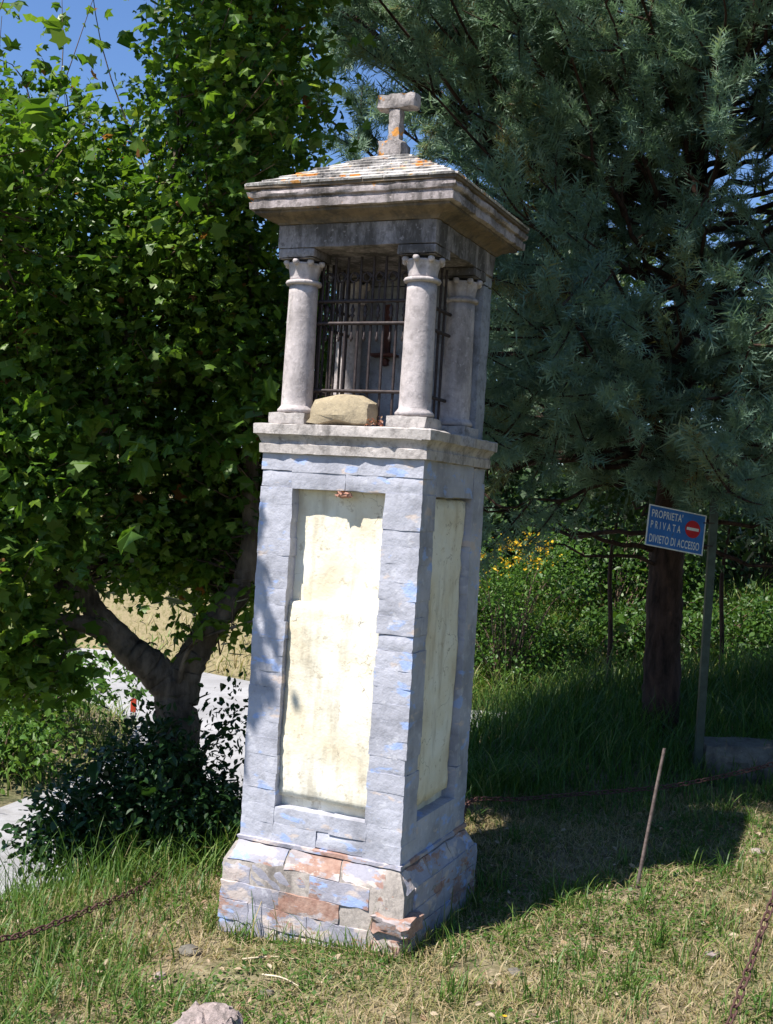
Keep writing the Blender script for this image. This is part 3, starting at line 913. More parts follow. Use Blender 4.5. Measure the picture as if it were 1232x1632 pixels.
chain([(-1.60, 3.55, 0.24), (-1.322, 3.8, 0.05), (-1.231, 3.92, 0.006), (-1.161, 4.1, -0.028), (-1.031, 4.4, -0.046), (-0.912, 4.8, -0.082), (-0.86, 5.2, -0.07), (-0.84, 5.53, -0.02)], 'rusty chain sagging over the grass to the maple trunk')
chain([shl(0.30, 0.395, 0.20), (0.5, 5.6, 0.14), (0.75, 5.75, 0.125), (1.01, 5.8, 0.15), (1.3, 5.82, 0.185), (1.59, 5.82, 0.235), (2.04, 5.85, 0.355), (2.34, 5.88, 0.47)], 'rusty chain strung in the shade behind the leaning rod')
chain([(1.62, 3.95, 0.66), (1.40, 3.75, 0.48), (1.29, 3.6, 0.40), (1.155, 3.4, 0.24), (1.02, 3.2, 0.09), (0.80, 2.8, float(height(0.8, 2.8)) + 0.02), (0.5, 2.5, float(height(0.5, 2.5)) + 0.015)], 'rusty chain slanting down in front of the sunlit turf beside yellow flowers')
for (x, y, z1, lb) in ((2.35, 5.9, 0.52, 'rusty iron post holding the chain behind the leaning rod'), (1.63, 3.96, 0.70, 'rusty iron post holding the chain beside the yellow flowers'), (-1.61, 3.54, 0.28, 'rusty iron post holding the chain that runs to the maple')):
    z0 = float(height(x, y))
    o = tube_obj('chain_post', [(x, y, z0 - 0.2), (x, y, z0), (x + 0.005, y, z1)], [0.018], M['rust'], None, 8, 10)
    tag(o, lb, 'post')

# ------------------------------------------------------------------ foliage builders
MAPLE_T = np.array([(0, 0, 0), (.46, .02, -.08), (.35, .26, .02), (.55, .57, -.07), (.27, .60, .02), (0, .95, -.10), (-.27, .60, .02), (-.55, .57, -.07), (-.35, .26, .02), (-.46, .02, -.08), (0, .33, .03)])
MAPLE_T = MAPLE_T[:10]
MAPLE_F = np.array([[9, 0, 1], [9, 1, 2], [9, 2, 8], [8, 2, 3], [8, 3, 4], [8, 4, 6], [8, 6, 7], [6, 4, 5]])
OVAL_T = np.array([(0, 0, 0), (.26, .3, .05), (.24, .65, .05), (0, 1, -.04), (-.24, .65, .05), (-.26, .3, .05), (0, .5, 0)])
OVAL_F = np.array([[6, k, (k + 1) % 6] for k in range(6)])
DIAM_T = np.array([(0, 0, 0), (.3, .5, .06), (0, 1, 0), (-.3, .5, .06)])
DIAM_F = np.array([[0, 1, 2], [0, 2, 3]])


def place(T, F, P, d, nrm_, size):
    """copies of a template leaf: positions P, axis d, normal nrm_, size"""
    d = unit(d); x = unit(np.cross(d, nrm_)); z = np.cross(x, d)
    size = np.asarray(size)[:, None, None]
    T = np.repeat(T[None], len(P), 0); T[:, :, 2] *= rng.uniform(-0.6, 3.2, len(P))[:, None]; T[:, :, 0] *= rng.uniform(0.8, 1.15, len(P))[:, None]
    V = P[:, None] + size * (T[:, :, 0:1] * x[:, None] + T[:, :, 1:2] * d[:, None] + T[:, :, 2:3] * z[:, None])
    FF = (F[None] + (np.arange(len(P)) * T.shape[1])[:, None, None]).reshape(-1, F.shape[1])
    return V.reshape(-1, 3), FF


def in_ell(n, ells, shell=0.45):
    vol = np.array([e[3] * e[4] * e[5] * (e[6] if len(e) > 6 else 1) for e in ells]); k = rng.choice(len(ells), n, p=vol / vol.sum())
    E_ = np.array([e[:6] for e in ells])[k]
    v = unit(rng.standard_normal((n, 3))) * (rng.random((n, 1)) ** shell)
    return E_[:, :3] + v * E_[:, 3:6], k


def leaf_cloud(acc, anchors, per, sigma, size, T, F, var0=0.45, upb=0.9, droop=0.25, flat=0.7, vjit=0.16):
    n = len(anchors)
    A = np.repeat(anchors, per, 0)
    avar = np.repeat(rng.normal(0, 0.10, n), per)
    off = rng.standard_normal(A.shape) * sigma * np.array([1, 1, flat])
    P = A + off
    d = unit(off) * 0.8 + rng.standard_normal(A.shape) * 0.5; d[:, 2] -= droop
    nn = rng.standard_normal(A.shape) * 0.55 + np.array([-0.25, -0.15, upb])
    sz = size * np.exp(rng.normal(0, 0.34, len(A)))
    V, FF = place(T, F, P, d, nn, sz)
    var = np.clip(var0 + avar + rng.normal(0, vjit, len(A)), 0, 1)
    acc.add(V, FF, np.repeat(var, len(T)))


def twigs(acc, anchors, nodes, r=0.006, jit=0.05, frac=1.0):
    for a_ in anchors:
        if rng.random() > frac: continue
        dd = np.linalg.norm(nodes - a_, axis=1) + np.abs(nodes[:, 2] - a_[2] + 0.15) * 0.2
        b_ = nodes[np.argmin(dd)]
        mid = 0.5 * (a_ + b_) + rng.standard_normal(3) * jit + np.array([0, 0, -0.03])
        V, F = tube(np.array([b_, mid, a_, a_ + (a_ - mid) * 0.4]), [r * 1.6, r, r * 0.6, r * 0.3], 3)
        acc.add(V, F)


# ------------------------------------------------------------------ field maple on the left
mp = empty('maple_tree', (-0.91, 5.65, float(height(-0.91, 5.65))))
tag(mp, 'leafy green maple with a forked dark trunk beside the road', 'tree')
OFF = np.array(mp.location)
limbs = [
    ([(-0.90, 5.66, -0.50), (-0.915, 5.65, -0.2), (-0.955, 5.65, 0.25), (-0.985, 5.65, 0.62)], [0.19, 0.145, 0.122, 0.135]),
    ([(-0.985, 5.65, 0.55), (-0.90, 5.65, 0.78), (-0.81, 5.65, 0.94), (-0.69, 5.7, 1.13), (-0.67, 5.75, 1.38), (-0.70, 5.8, 1.66), (-0.69, 5.8, 2.17), (-0.76, 5.8, 2.7), (-0.80, 5.8, 3.3), (-0.7, 5.85, 4.2)], [0.10, 0.092, 0.078, 0.066, 0.058, 0.05, 0.04, 0.03, 0.022, 0.01]),
    ([(-0.985, 5.65, 0.55), (-1.08, 5.63, 0.68), (-1.19, 5.6, 0.76), (-1.30, 5.6, 0.86), (-1.43, 5.6, 1.01), (-1.49, 5.6, 1.24), (-1.47, 5.6, 1.61), (-1.32, 5.6, 2.24), (-1.15, 5.6, 2.95), (-1.11, 5.65, 3.67), (-1.05, 5.7, 4.3)], [0.105, 0.10, 0.09, 0.075, 0.062, 0.055, 0.048, 0.038, 0.028, 0.018, 0.008]),
    ([(-1.22, 5.6, 0.78), (-1.33, 5.55, 0.865), (-1.46, 5.5, 0.91), (-1.67, 5.4, 0.93), (-2.0, 5.3, 1.05), (-2.4, 5.2, 1.5)], [0.062, 0.056, 0.048, 0.042, 0.035, 0.02]),
    ([(-1.43, 5.6, 1.01), (-1.58, 5.55, 1.10), (-1.70, 5.45, 1.3), (-1.77, 5.4, 1.59), (-1.78, 5.4, 2.3), (-1.9, 5.3, 3.1), (-1.9, 5.2, 3.7)], [0.05, 0.045, 0.04, 0.034, 0.026, 0.016, 0.008]),
    ([(-1.05, 5.7, 4.2), (-1.15, 5.2, 5.0), (-1.2, 4.6, 5.9), (-1.22, 3.75, 6.9)], [0.02, 0.018, 0.014, 0.008]),  # unseen limb added to carry the topmost shading lobe
    ([(-1.78, 5.4, 2.2), (-1.75, 4.9, 2.6), (-1.6, 4.4, 2.85), (-1.45, 4.0, 2.95), (-1.40, 3.8, 3.0)], [0.026, 0.022, 0.017, 0.012, 0.007]),
    ([(-1.0, 5.65, 0.5), (-0.9, 5.45, 0.82), (-0.80, 5.4, 0.90), (-0.6, 5.4, 0.98)], [0.02, 0.013, 0.01, 0.006]),
]
acc = Acc(); nodes = []
for ctrl, rr in limbs:
    n = 8 * len(ctrl)
    P = smooth_path(ctrl, n)
    rad = np.interp(np.linspace(0, 1, n), np.linspace(0, 1, len(rr)), rr) * 0.86
    P = P + rng.standard_normal(P.shape) * (rad * 0.05)[:, None]
    V, F = tube(P, rad, 12, 0.03)
    acc.add(V - OFF, F)
    if ctrl[0][2] > -0.3: nodes.append(P[n // 4:])
nodes = np.concatenate(nodes)
link('trunk', acc.mesh('trunk'), M['bark_maple'], mp)
ells = [(-0.80, 5.75, 3.60, 0.48, 0.75, 1.15), (-0.55, 5.9, 4.4, 0.6, 0.7, 0.9), (-1.56, 5.6, 2.62, 1.0, 0.85, 0.86), (-1.66, 5.5, 1.52, 0.78, 0.75, 0.56), (-0.72, 6.05, 2.15, 0.50, 0.62, 0.95), (-2.5, 5.4, 2.4, 0.75, 0.8, 1.2),
        (-1.2, 4.65, 4.85, 0.95, 0.5, 0.5, 1.6), (-0.4, 5.3, 4.95, 0.7, 0.5, 0.5), (-0.68, 5.2, 3.5, 0.30, 0.35, 0.7), (-1.05, 6.2, 1.75, 0.75, 0.45, 0.6), (-0.95, 6.15, 1.27, 0.65, 0.3, 0.2, 9), (0.05, 5.4, 4.75, 0.6, 0.5, 0.5), (-0.72, 4.88, 3.3, 0.22, 0.26, 0.7, 2), (-0.95, 4.75, 4.2, 0.4, 0.3, 0.5), (-1.25, 3.62, 7.0, 0.6, 0.45, 0.5)]  # unseen lobes above the frame are shaped to shade the ground behind the shrine
anc, _ = in_ell(1120, ells, 0.5)
keep = ~((anc[:, 0] > -1.42) & (anc[:, 2] < 1.10)) & ~((anc[:, 0] > -0.5) & (anc[:, 1] < 5.5) & (anc[:, 2] < 3.6))
keep &= ~((anc[:, 0] / anc[:, 1] > -0.115) & (anc[:, 2] > 2.75) & (anc[:, 2] < 1.6 + 0.50 * anc[:, 1]))
keep &= ~((anc[:, 0] / anc[:, 1] < -0.41) & (rng.random(len(anc)) < 0.6))
keep &= ~((anc[:, 2] > 3.42) & (anc[:, 2] < 4.25) & (anc[:, 0] < -1.22))
keep &= ~((anc[:, 2] > 3.9) & (anc[:, 0] / anc[:, 1] < -0.2) & (anc[:, 2] < 1.6 + 0.49 * anc[:, 1]))
anc = anc[keep]
acc = Acc(); tw = Acc()
leaf_cloud(acc, anc, 86, 0.135, 0.0405, MAPLE_T, MAPLE_F, 0.45, vjit=0.2)
twigs(tw, anc, nodes, 0.005)
# upright shoots against the sky, and the limb reaching towards the camera
sh_a = []
for k in range(17):
    bx, by = rng.uniform(-2.15, -1.2), rng.uniform(5.2, 6.0)
    top = np.array([bx + rng.normal(0, 0.28), by + rng.normal(0, 0.1), rng.uniform(3.5, 4.25)])
    base = np.array([bx, by, 3.05])
    P = smooth_path([base, 0.5 * (base + top) + rng.standard_normal(3) * 0.07, top], 8)
    V, F = tube(P, np.linspace(0.0045, 0.0015, 8), 4); tw.add(V, F)
    q = P[rng.integers(2, 8, 20)]
    leaf_cloud(acc, q, 1, 0.05, 0.052, MAPLE_T, MAPLE_F, 0.6, flat=0.8)
for e_, n_, per in [((-1.62, 4.55, 2.85, 0.2, 0.3, 0.2), 8, 30)]:
    q, _ = in_ell(n_, [e_]); leaf_cloud(acc, q, per, 0.075, 0.06, MAPLE_T, MAPLE_F, 0.5); twigs(tw, q, nodes, 0.004)
rng_keep, rng = rng, np.random.default_rng(23)
q, _ = in_ell(30, [(-1.80, 3.82, 3.30, 0.12, 0.10, 0.62)]); leaf_cloud(acc, q, 26, 0.075, 0.062, MAPLE_T, MAPLE_F, 0.5); twigs(tw, q, nodes, 0.004)
rng = rng_keep
# drooping sprays at the lower left, lit by the sun, and sprigs in the gap
for e_, n_, per in (((-1.72, 4.95, 1.15, 0.35, 0.15, 0.18), 9, 26), ((-1.5, 5.0, 1.75, 0.5, 0.15, 0.3), 14, 26), ((-0.75, 5.3, 1.95, 0.28, 0.15, 0.25), 10, 26), ((-0.82, 5.5, 0.98, 0.22, 0.12, 0.10), 6, 14), ((-1.75, 5.3, 0.78, 0.45, 0.3, 0.24), 30, 40)):
    q, _ = in_ell(n_, [e_]); leaf_cloud(acc, q, per, 0.085, 0.06, MAPLE_T, MAPLE_F, 0.5); twigs(tw, q, nodes, 0.004)
for A_ in (acc, tw): A_.V = [v - OFF for v in A_.V]
crown = link('crown', acc.mesh('crown'), M['maple_leaf'], mp, smooth=False); crown['kind'] = 'stuff'
br_ = link('branches', tw.mesh('branches'), M['bark_twig'], mp); br_['kind'] = 'stuff'

# ------------------------------------------------------------------ blue-green cypress on the right
CX, CY = 1.88, 7.5
cz = float(height(CX, CY))
cy_t = empty('cypress_tree', (CX, CY, cz))
tag(cy_t, 'large blue-green cypress with red-brown trunk behind the sign', 'tree')
acc = Acc()
P = smooth_path([(0.02, 0, -0.3), (0.0, 0, 0.0), (-0.03, 0, 1.05), (-0.02, 0, 2.0), (0.02, 0, 4.5), (0.05, 0.05, 8.6)], 110)
V, F = tube(P, np.interp(np.linspace(0, 1, 110), [0, .03, .2, .5, 1], [0.19, 0.15, 0.125, 0.10, 0.02]), 26, 0.055)
acc.add(V, F)
link('trunk', acc.mesh('trunk'), M['bark_cypress'], cy_t)
sp = []
for k in range(8):
    t = 0.05 + 0.112 * k; s_ = 1 if k % 2 else -1
    l_ = 0.50 * (1 - 0.5 * t)
    an = R(46 - 12 * t); w_ = 0.05
    zz = 0.22 * (rng.random() - 0.5) * 2
    sp.append([(0, t - w_, 0), (0, t + w_, 0), (s_ * l_ * math.sin(an), t + l_ * math.cos(an), zz)])
sp.append([(-0.03, 0.1, 0), (0.03, 0.1, 0), (0, 1.1, 0.05)])
SPR_T = np.array([p for q in sp for p in q]); SPR_F = np.arange(len(SPR_T)).reshape(-1, 3)
fol = Acc(); brn = Acc()
nb = 0
SP_P, SP_D, SP_V = [], [], []
for zb, lft_ in [(q_, 1) for q_ in np.linspace(3.2, 4.5, 20)] + [(q_, 0) for q_ in np.concatenate([np.linspace(1.15, 1.5, 7), np.linspace(1.7, 2.8, 66), np.linspace(2.8, 5.4, 150), np.linspace(5.6, 7.6, 24)])]:
    az = rng.uniform(0, 2 * math.pi)
    pk = rng.random()
    if zb > 1.7 and pk < 0.45: az = R(rng.uniform(125, 250))
    elif zb > 1.7 and pk < 0.76: az = R(rng.uniform(250, 345))
    if lft_: az = R(rng.uniform(160, 218))
    toward = max(0.0, -math.sin(az))
    reach = np.interp(zb, [1.1, 2.0, 3.3, 4.2, 5.2, 7.2], [1.5, 2.6, 2.75, 2.5, 1.7, 0.6]) * rng.uniform(0.72, 1.05)
    reach *= 1 - 0.30 * toward
    if lft_: reach = rng.uniform(2.3, 2.75)
    if not lft_ and math.sin(az) > 0.5 and zb > 2.8 and rng.random() < 0.5: az = -az
    el = R(rng.uniform(5, 42)) if zb > 2.8 else R(rng.uniform(-12, 18))
    d0 = np.array([math.cos(az) * math.cos(el), math.sin(az) * math.cos(el), math.sin(el)])
    base = np.array([0, 0, zb])
    mid = base + d0 * reach * 0.5 + np.array([0, 0, -0.08])
    tip = base + d0 * reach + np.array([0, 0, 0.32 * reach * rng.uniform(0.3, 1.0)]) * (1 if zb > 2.8 else rng.uniform(-0.4, 0.8))
    P = smooth_path([base, mid, tip], 14)
    P[1:] += rng.standard_normal((13, 3)) * 0.02
    V, F = tube(P, np.linspace(0.022, 0.005, 14) * (0.5 + 0.25 * reach), 6, 0.05); brn.add(V, F)
    if zb < 1.6: continue
    npl = int(3 + reach * 3.4) if zb < 5.2 else 3
    for q in range(npl):
        t = rng.uniform(0.1 if zb < 3 else 0.22, 1.0) ** 0.8
        if q == 0: t = 1.0
        i_ = t * 13; b_ = P[int(i_)] if int(i_) >= 13 else P[int(i_)] + (P[int(i_) + 1] - P[int(i_)]) * (i_ - int(i_))
        pd = unit(d0 * 0.9 + rng.standard_normal(3) * 0.6 + np.array([0, 0, 0.45 if zb > 2.6 else rng.uniform(-0.5, 0.5)]))
        pl = rng.uniform(0.28, 0.6) * (0.75 if t < 0.5 else 1)
        tt = np.linspace(0, 1, 5)[:, None]
        PP = b_ + pd * pl * tt + np.array([0, 0, 0.12 * pl]) * tt ** 2
        V, F = tube(PP, np.linspace(0.009, 0.002, 5), 4); brn.add(V, F)
        ns = int((62 if zb < 5.2 else 34) * pl / 0.45)
        u = rng.uniform(0.12, 1.0, ns)
        pos = b_ + pd * pl * u[:, None]
        side = rng.standard_normal((ns, 3)); side -= (side @ pd)[:, None] * pd; side = unit(side)
        dd = unit(pd * 0.75 + side * (1.1 - 0.6 * u[:, None]) + np.array([0, 0, 0.15]))
        SP_P.append(pos); SP_D.append(dd)
        SP_V.append(np.clip(rng.normal(0.47, 0.15) + rng.normal(0, 0.10, ns), 0, 1))
SP_P = np.concatenate(SP_P); SP_D = np.concatenate(SP_D); SP_V = np.concatenate(SP_V)
# nothing may grow into the shrine
wp = SP_P + np.array([CX, CY, cz])
ok = ~((wp[:, 0] < 0.75) & (wp[:, 1] < 5.75))
SP_P, SP_D, SP_V = SP_P[ok], SP_D[ok], SP_V[ok]
V, F = place(SPR_T, SPR_F, SP_P, SP_D, rng.standard_normal(SP_P.shape), 0.097 * np.exp(rng.normal(0, 0.22, len(SP_P))))
fol.add(V, F, np.repeat(SP_V, len(SPR_T)))
o = link('crown', fol.mesh('crown'), M['cypress_leaf'], cy_t, smooth=False); o['kind'] = 'stuff'
o = link('branches', brn.mesh('branches'), M['bark_cypress'], cy_t); o['kind'] = 'stuff'
c2 = cy_t.copy(); COL.objects.link(c2)
c2.location = (4.45, 8.1, float(height(4.45, 8.1))); c2.rotation_euler = (0, 0, 0.5)
tag(c2, 'second blue-green cypress standing right of the sign pole beyond the chain post', 'tree')
c3 = cy_t.copy(); COL.objects.link(c3)  # out-of-view tree, added to block sky light on the right face of the shrine
c3.location = (5.2, 2.4, float(height(5.2, 2.4))); c3.rotation_euler = (0, 0, 4.4)
tag(c3, 'unseen third cypress added past the near chain post to block sky light from the shrine', 'tree')
for cc in (c2, c3):
    for ch2 in cy_t.children:
        q2 = ch2.copy(); COL.objects.link(q2); q2.parent = cc


# ------------------------------------------------------------------ shrubs and bushes
def bush(name, loc, ells, n_anchor, per, sigma, leaf, mat, label, cat='bush', T=OVAL_T, F=OVAL_F, stems=14, var0=0.45, flower=None, group=None, upb=0.9, fells=None):
    z = float(height(loc[0], loc[1]))
    e = empty(name, (loc[0], loc[1], z)); tag(e, label, cat, group)
    acc = Acc(); st = Acc()
    anc, _ = in_ell(n_anchor, ells, 0.55)
    anc = anc[anc[:, 2] > 0.02]
    leaf_cloud(acc, anc, per, sigma, leaf, T, F, var0, upb)
    for a_ in anc[rng.choice(len(anc), min(len(anc), stems * 3), replace=False)]:
        b_ = np.array([rng.normal(0, 0.08), rng.normal(0, 0.08), -0.1])
        mid = b_ * 0.4 + a_ * 0.6; mid[2] = a_[2] * 0.75
        V, F_ = tube(smooth_path([b_, mid, a_], 6), np.linspace(0.011, 0.003, 6), 5); st.add(V, F_)
    link('stems', st.mesh('stems'), M['bark_twig'], e)['kind'] = 'stuff'
    link('foliage', acc.mesh('foliage'), M[mat], e, smooth=False)['kind'] = 'stuff'
    if flower:
        fa = Acc(); q, _ = in_ell(flower, fells or ells, 0.3)
        leaf_cloud(fa, q, 7, 0.05, 0.035, DIAM_T, DIAM_F, 0.5, upb=0.4, vjit=0.3)
        link('blossom', fa.mesh('blossom'), M['petal'], e, smooth=False)['kind'] = 'stuff'
    return e


bush('shrub', (-0.98, 5.35), [(0.02, 0.0, 0.42, 0.36, 0.24, 0.36), (-0.24, 0.0, 0.22, 0.26, 0.24, 0.28), (0.26, 0.1, 0.22, 0.22, 0.2, 0.26), (0.34, 0.1, 0.66, 0.13, 0.1, 0.30, 0.7), (-0.42, -0.05, 0.12, 0.22, 0.18, 0.22, 0.8)], 210, 55, 0.07, 0.034, 'shrub_leaf', 'dark small-leaved shrub at the foot of the forked maple trunk', 'shrub', stems=16, var0=0.35)
bush('bush', (-3.3, 10.2), [(0.5, 0, 0.35, 0.8, 0.7, 0.5), (-0.6, 0.3, 0.4, 0.9, 0.7, 0.6)], 150, 45, 0.13, 0.06, 'bush_leaf', 'sunlit green bush across the road beside the marker post', 'bush')
bush('weed_bush', (-2.95, 9.05), [(0.1, 0, 0.2, 0.5, 0.35, 0.3), (-0.6, 0.1, 0.3, 0.5, 0.4, 0.35)], 110, 40, 0.1, 0.05, 'bush_leaf', 'low sunlit green bush on the far edge of the road below the maple limb', 'bush', var0=0.6)
bush('bush', (-4.6, 9.2), [(0.4, 0, 0.4, 1.0, 0.7, 0.6), (-0.8, 0, 0.5, 0.9, 0.8, 0.7)], 130, 45, 0.13, 0.06, 'bush_leaf', 'sunlit green bush at the kerbless edge of the road bend', 'bush')
bush('yellow_broom', (1.55, 13.9), [(-0.2, 0, 1.35, 0.75, 0.45, 0.6), (0.45, 0, 1.65, 0.45, 0.4, 0.5), (0, 0, 0.5, 0.8, 0.4, 0.6)], 190, 34, 0.12, 0.045, 'bush_leaf', 'broom bush covered in bright yellow flowers beyond the cypress', 'bush', T=DIAM_T, F=DIAM_F, flower=60, fells=[(-0.35, -0.3, 1.62, 0.35, 0.2, 0.22), (0.15, -0.3, 1.85, 0.4, 0.2, 0.22)])
BR = [(0.9, 14.9, 1.0, 0.9), (2.7, 14.6, 1.1, 0.8), (4.2, 14.8, 1.2, 1.0), (5.6, 14.5, 1.2, 1.1), (3.2, 15.8, 1.3, 1.5), (-0.6, 15.4, 1.0, 0.8)]
LB = ['bright green bramble thicket behind the yellow broom', 'bright green bramble thicket seen between broom and cypress trunk', 'bright green bramble thicket seen behind the sign pole', 'bright green bramble thicket right of the sign pole', 'taller green bramble thicket on the bank behind the cypress', 'low green bramble thicket hidden behind the shrine shaft']
for (x, y, w_, h_), lb in zip(BR, LB):
    bush('bramble', (x, y), [(-0.45 * w_, 0, 0.42 * h_, 0.7 * w_, 0.5, 0.55 * h_), (0.45 * w_, 0.1, 0.5 * h_, 0.7 * w_, 0.5, 0.6 * h_)], 110, 42, 0.15, 0.06, 'bramble_leaf', lb, 'bush', group='brambles on the far bank')

HG = [(-0.4, 17.2), (1.6, 17.0), (3.6, 16.8), (5.6, 17.2), (7.6, 17.6)]
HL = ['dense dark hedge clump on the bank behind the shrine', 'dense dark hedge clump above the yellow broom', 'dense dark hedge clump above the brambles behind the cypress trunk', 'dense dark hedge clump above the brambles by the sign pole', 'dense dark hedge clump at the end of the brambles']
for (x, y), lb in zip(HG, HL):
    bush('hedge', (x, y), [(-0.5, 0, 0.9, 1.0, 0.7, 1.0), (0.6, 0, 1.1, 1.0, 0.7, 1.1), (0, 0, 2.0, 0.9, 0.6, 0.8)], 190, 34, 0.2, 0.11, 'far_leaf', lb, 'hedge', T=DIAM_T, F=DIAM_F, group='hedge clumps on the far bank', var0=0.4)

# thin saplings between the cypress and the bank
for (x, y, h_, lb) in ((1.80, 9.0, 1.75, 'thin sapling left of the cypress trunk'), (2.83, 9.5, 1.8, 'thin sapling right of the sign pole')):
    z = float(height(x, y))
    e = empty('sapling', (x, y, z)); tag(e, lb, 'tree', 'saplings behind the cypress')
    tube_obj('trunk', [(0, 0, -0.1), (0.02, 0, h_ * 0.4), (-0.02, 0, h_ * 0.75), (0.02, 0, h_)], [0.022, 0.02, 0.017, 0.01], M['bark_cypress'], e, 14, 7)
    acc = Acc(); q, _ = in_ell(45, [(0, 0, h_ + 0.25, 0.55, 0.5, 0.55)])
    leaf_cloud(acc, q, 30, 0.12, 0.06, OVAL_T, OVAL_F, 0.4)
    link('crown', acc.mesh('crown'), M['far_leaf'], e, smooth=False)['kind'] = 'stuff'

# trees on the hill behind
FT = [(-6.5, 24, 5.0, 'round dark tree on the hill behind the left of the maple'), (-3.2, 22, 4.2, 'dark hedge tree above the dry grass slope'), (-0.6, 21, 5.5, 'dark tree on the hill behind the shrine'),
      (1.9, 20, 5.4, 'dark tree on the hill behind the yellow broom'), (4.6, 19, 6.0, 'dark tree on the hill behind the cypress'), (7.2, 20, 6.5, 'dark tree on the hill right of the cypress'), (3.2, 25, 7.5, 'tall dark tree farthest up the hill behind the cypress'), (-9.5, 27, 6.0, 'wide dark tree at the far bend of the road'), (9.5, 24, 7.5, 'tall dark tree on the hill far right of the brambles')]
protos = []
for (x, y, h_, lb) in FT:
    z = float(height(x, y))
    e = empty('hill_tree', (x, y, z)); tag(e, lb, 'tree', 'trees on the hill')
    tube_obj('trunk', [(0, 0, -0.3), (0.05, 0, h_ * 0.3), (0, 0.05, h_ * 0.75)], [0.2, 0.15, 0.05], M['bark_cypress'], e, 12, 8, 0.04)
    acc = Acc()
    el_ = [(0, 0, h_ * 0.52, h_ * 0.30, h_ * 0.28, h_ * 0.34)] + [(rng.normal(0, h_ * 0.2), rng.normal(0, h_ * 0.15), h_ * rng.uniform(0.3, 0.8), h_ * 0.18, h_ * 0.18, h_ * 0.16) for _ in range(6)]
    q, _ = in_ell(190, el_, 0.5)
    leaf_cloud(acc, q, 26, 0.24, 0.15, DIAM_T, DIAM_F, rng.uniform(0.3, 0.6))
    link('crown', acc.mesh('crown'), M['far_leaf'], e, smooth=False)['kind'] = 'stuff'

# road marker posts
for (x, y, lb) in ((-2.36, 11.2, 'red and white road marker post seen under the maple fork'), (-3.12, 9.1, 'red and white road marker post at the edge of the green bush')):
    z = float(height(x, y))
    e = empty('marker_post', (x, y, z)); tag(e, lb, 'post', 'road marker posts')
    for k, (a0, a1, mm) in enumerate(((-0.2, 0.16, 'post_white'), (0.1605, 0.30, 'post_red'), (0.3005, 0.42, 'post_white'))):
        box(('post_foot', 'red_band', 'post_top')[k], (-0.03, -0.02, a0), (0.03, 0.02, a1), M[mm], e, (2, 2, 2), 0.006)

# ------------------------------------------------------------------ grass
def nz(x, y, f=1.0, s=0.0):
    return 0.5 + 0.25 * (np.sin(1.7 * f * x + 3.1 + s) * np.cos(2.3 * f * y + 1.2 * s) + np.sin(4.1 * f * x - 2.7 * f * y + s * 2) * 0.6 + np.cos(6.3 * f * y + 5.1 * f * x + s) * 0.4)


def on_shrine(x, y, pad=0.0):
    dx, dy = x - SH[0], y - SH[1]
    a_ = dx * math.cos(YAW) - dy * math.sin(YAW); b_ = dx * math.sin(YAW) + dy * math.cos(YAW)
    return (np.abs(a_) < 0.392 + pad) & (np.abs(b_) < 0.392 + pad)


def blades(x, y, hgt, wid, lean, var, lay=0.0):
    n = len(x)
    ins, _ = poly_in_dist(x, y, ROAD)
    k = ~ins & ~on_shrine(x, y)
    for bx, by, br0 in ((-0.60, 4.03, 0.17), (-0.42, 3.93, 0.12), (0.42, 4.02, 0.13), (1.05, 4.62, 0.14), (-0.95, 3.62, 0.10), (0.15, 3.55, 0.09)):
        k &= ~(((x - bx) ** 2 + ((y - by) * 1.4) ** 2 < br0 ** 2 * rng.uniform(0.3, 1.3, n)) & (rng.random(n) < 0.85))
    x, y, hgt, wid, lean, var = x[k], y[k], hgt[k], wid[k], lean[k], var[k]
    n = len(x)
    z = height(x, y)
    az = rng.uniform(0, 2 * np.pi, n)
    L_ = np.stack([np.cos(az), np.sin(az), np.zeros(n)], 1)
    Sd = np.stack([-np.sin(az + rng.normal(0, 0.5, n)), np.cos(az), np.zeros(n)], 1)
    B = np.stack([x, y, z - 0.004], 1)
    V = np.zeros((n, 7, 3))
    for lev, (t, wv) in enumerate(((0, 1.0), (0.38, 0.9), (0.75, 0.6))):
        ctr = B + L_ * (lean * hgt * t ** 1.8)[:, None] + np.array([0, 0, 1.0]) * (hgt * t * (1 - 0.35 * lean * t))[:, None]
        V[:, 2 * lev] = ctr + Sd * (wid * wv * 0.5)[:, None]
        V[:, 2 * lev + 1] = ctr - Sd * (wid * wv * 0.5)[:, None]
    V[:, 6] = B + L_ * (lean * hgt)[:, None] + np.array([0, 0, 1.0]) * (hgt * (1 - 0.42 * lean))[:, None]
    base = (np.arange(n) * 7)[:, None]
    Q = np.concatenate([base + np.array([0, 1, 3, 2]), base + np.array([2, 3, 5, 4])])
    T_ = base + np.array([4, 5, 6])
    return V.reshape(-1, 3), Q, T_, np.repeat(var, 7)


def grass_obj(name, label, sets):
    acc = Acc()
    for a_ in sets:
        V, Q, T_, v = blades(*a_)
        n0 = acc.n
        acc.add(V, Q, v)
        acc.F.setdefault(3, []).append(T_ + n0)
    o = link(name, acc.mesh(name), M['grass_blade'], smooth=False)
    tag(o, label, 'grass', kind='stuff')
    return o


def region(n, x0, x1, y0, y1):
    return rng.uniform(x0, x1, n), rng.uniform(y0, y1, n)


sets = []
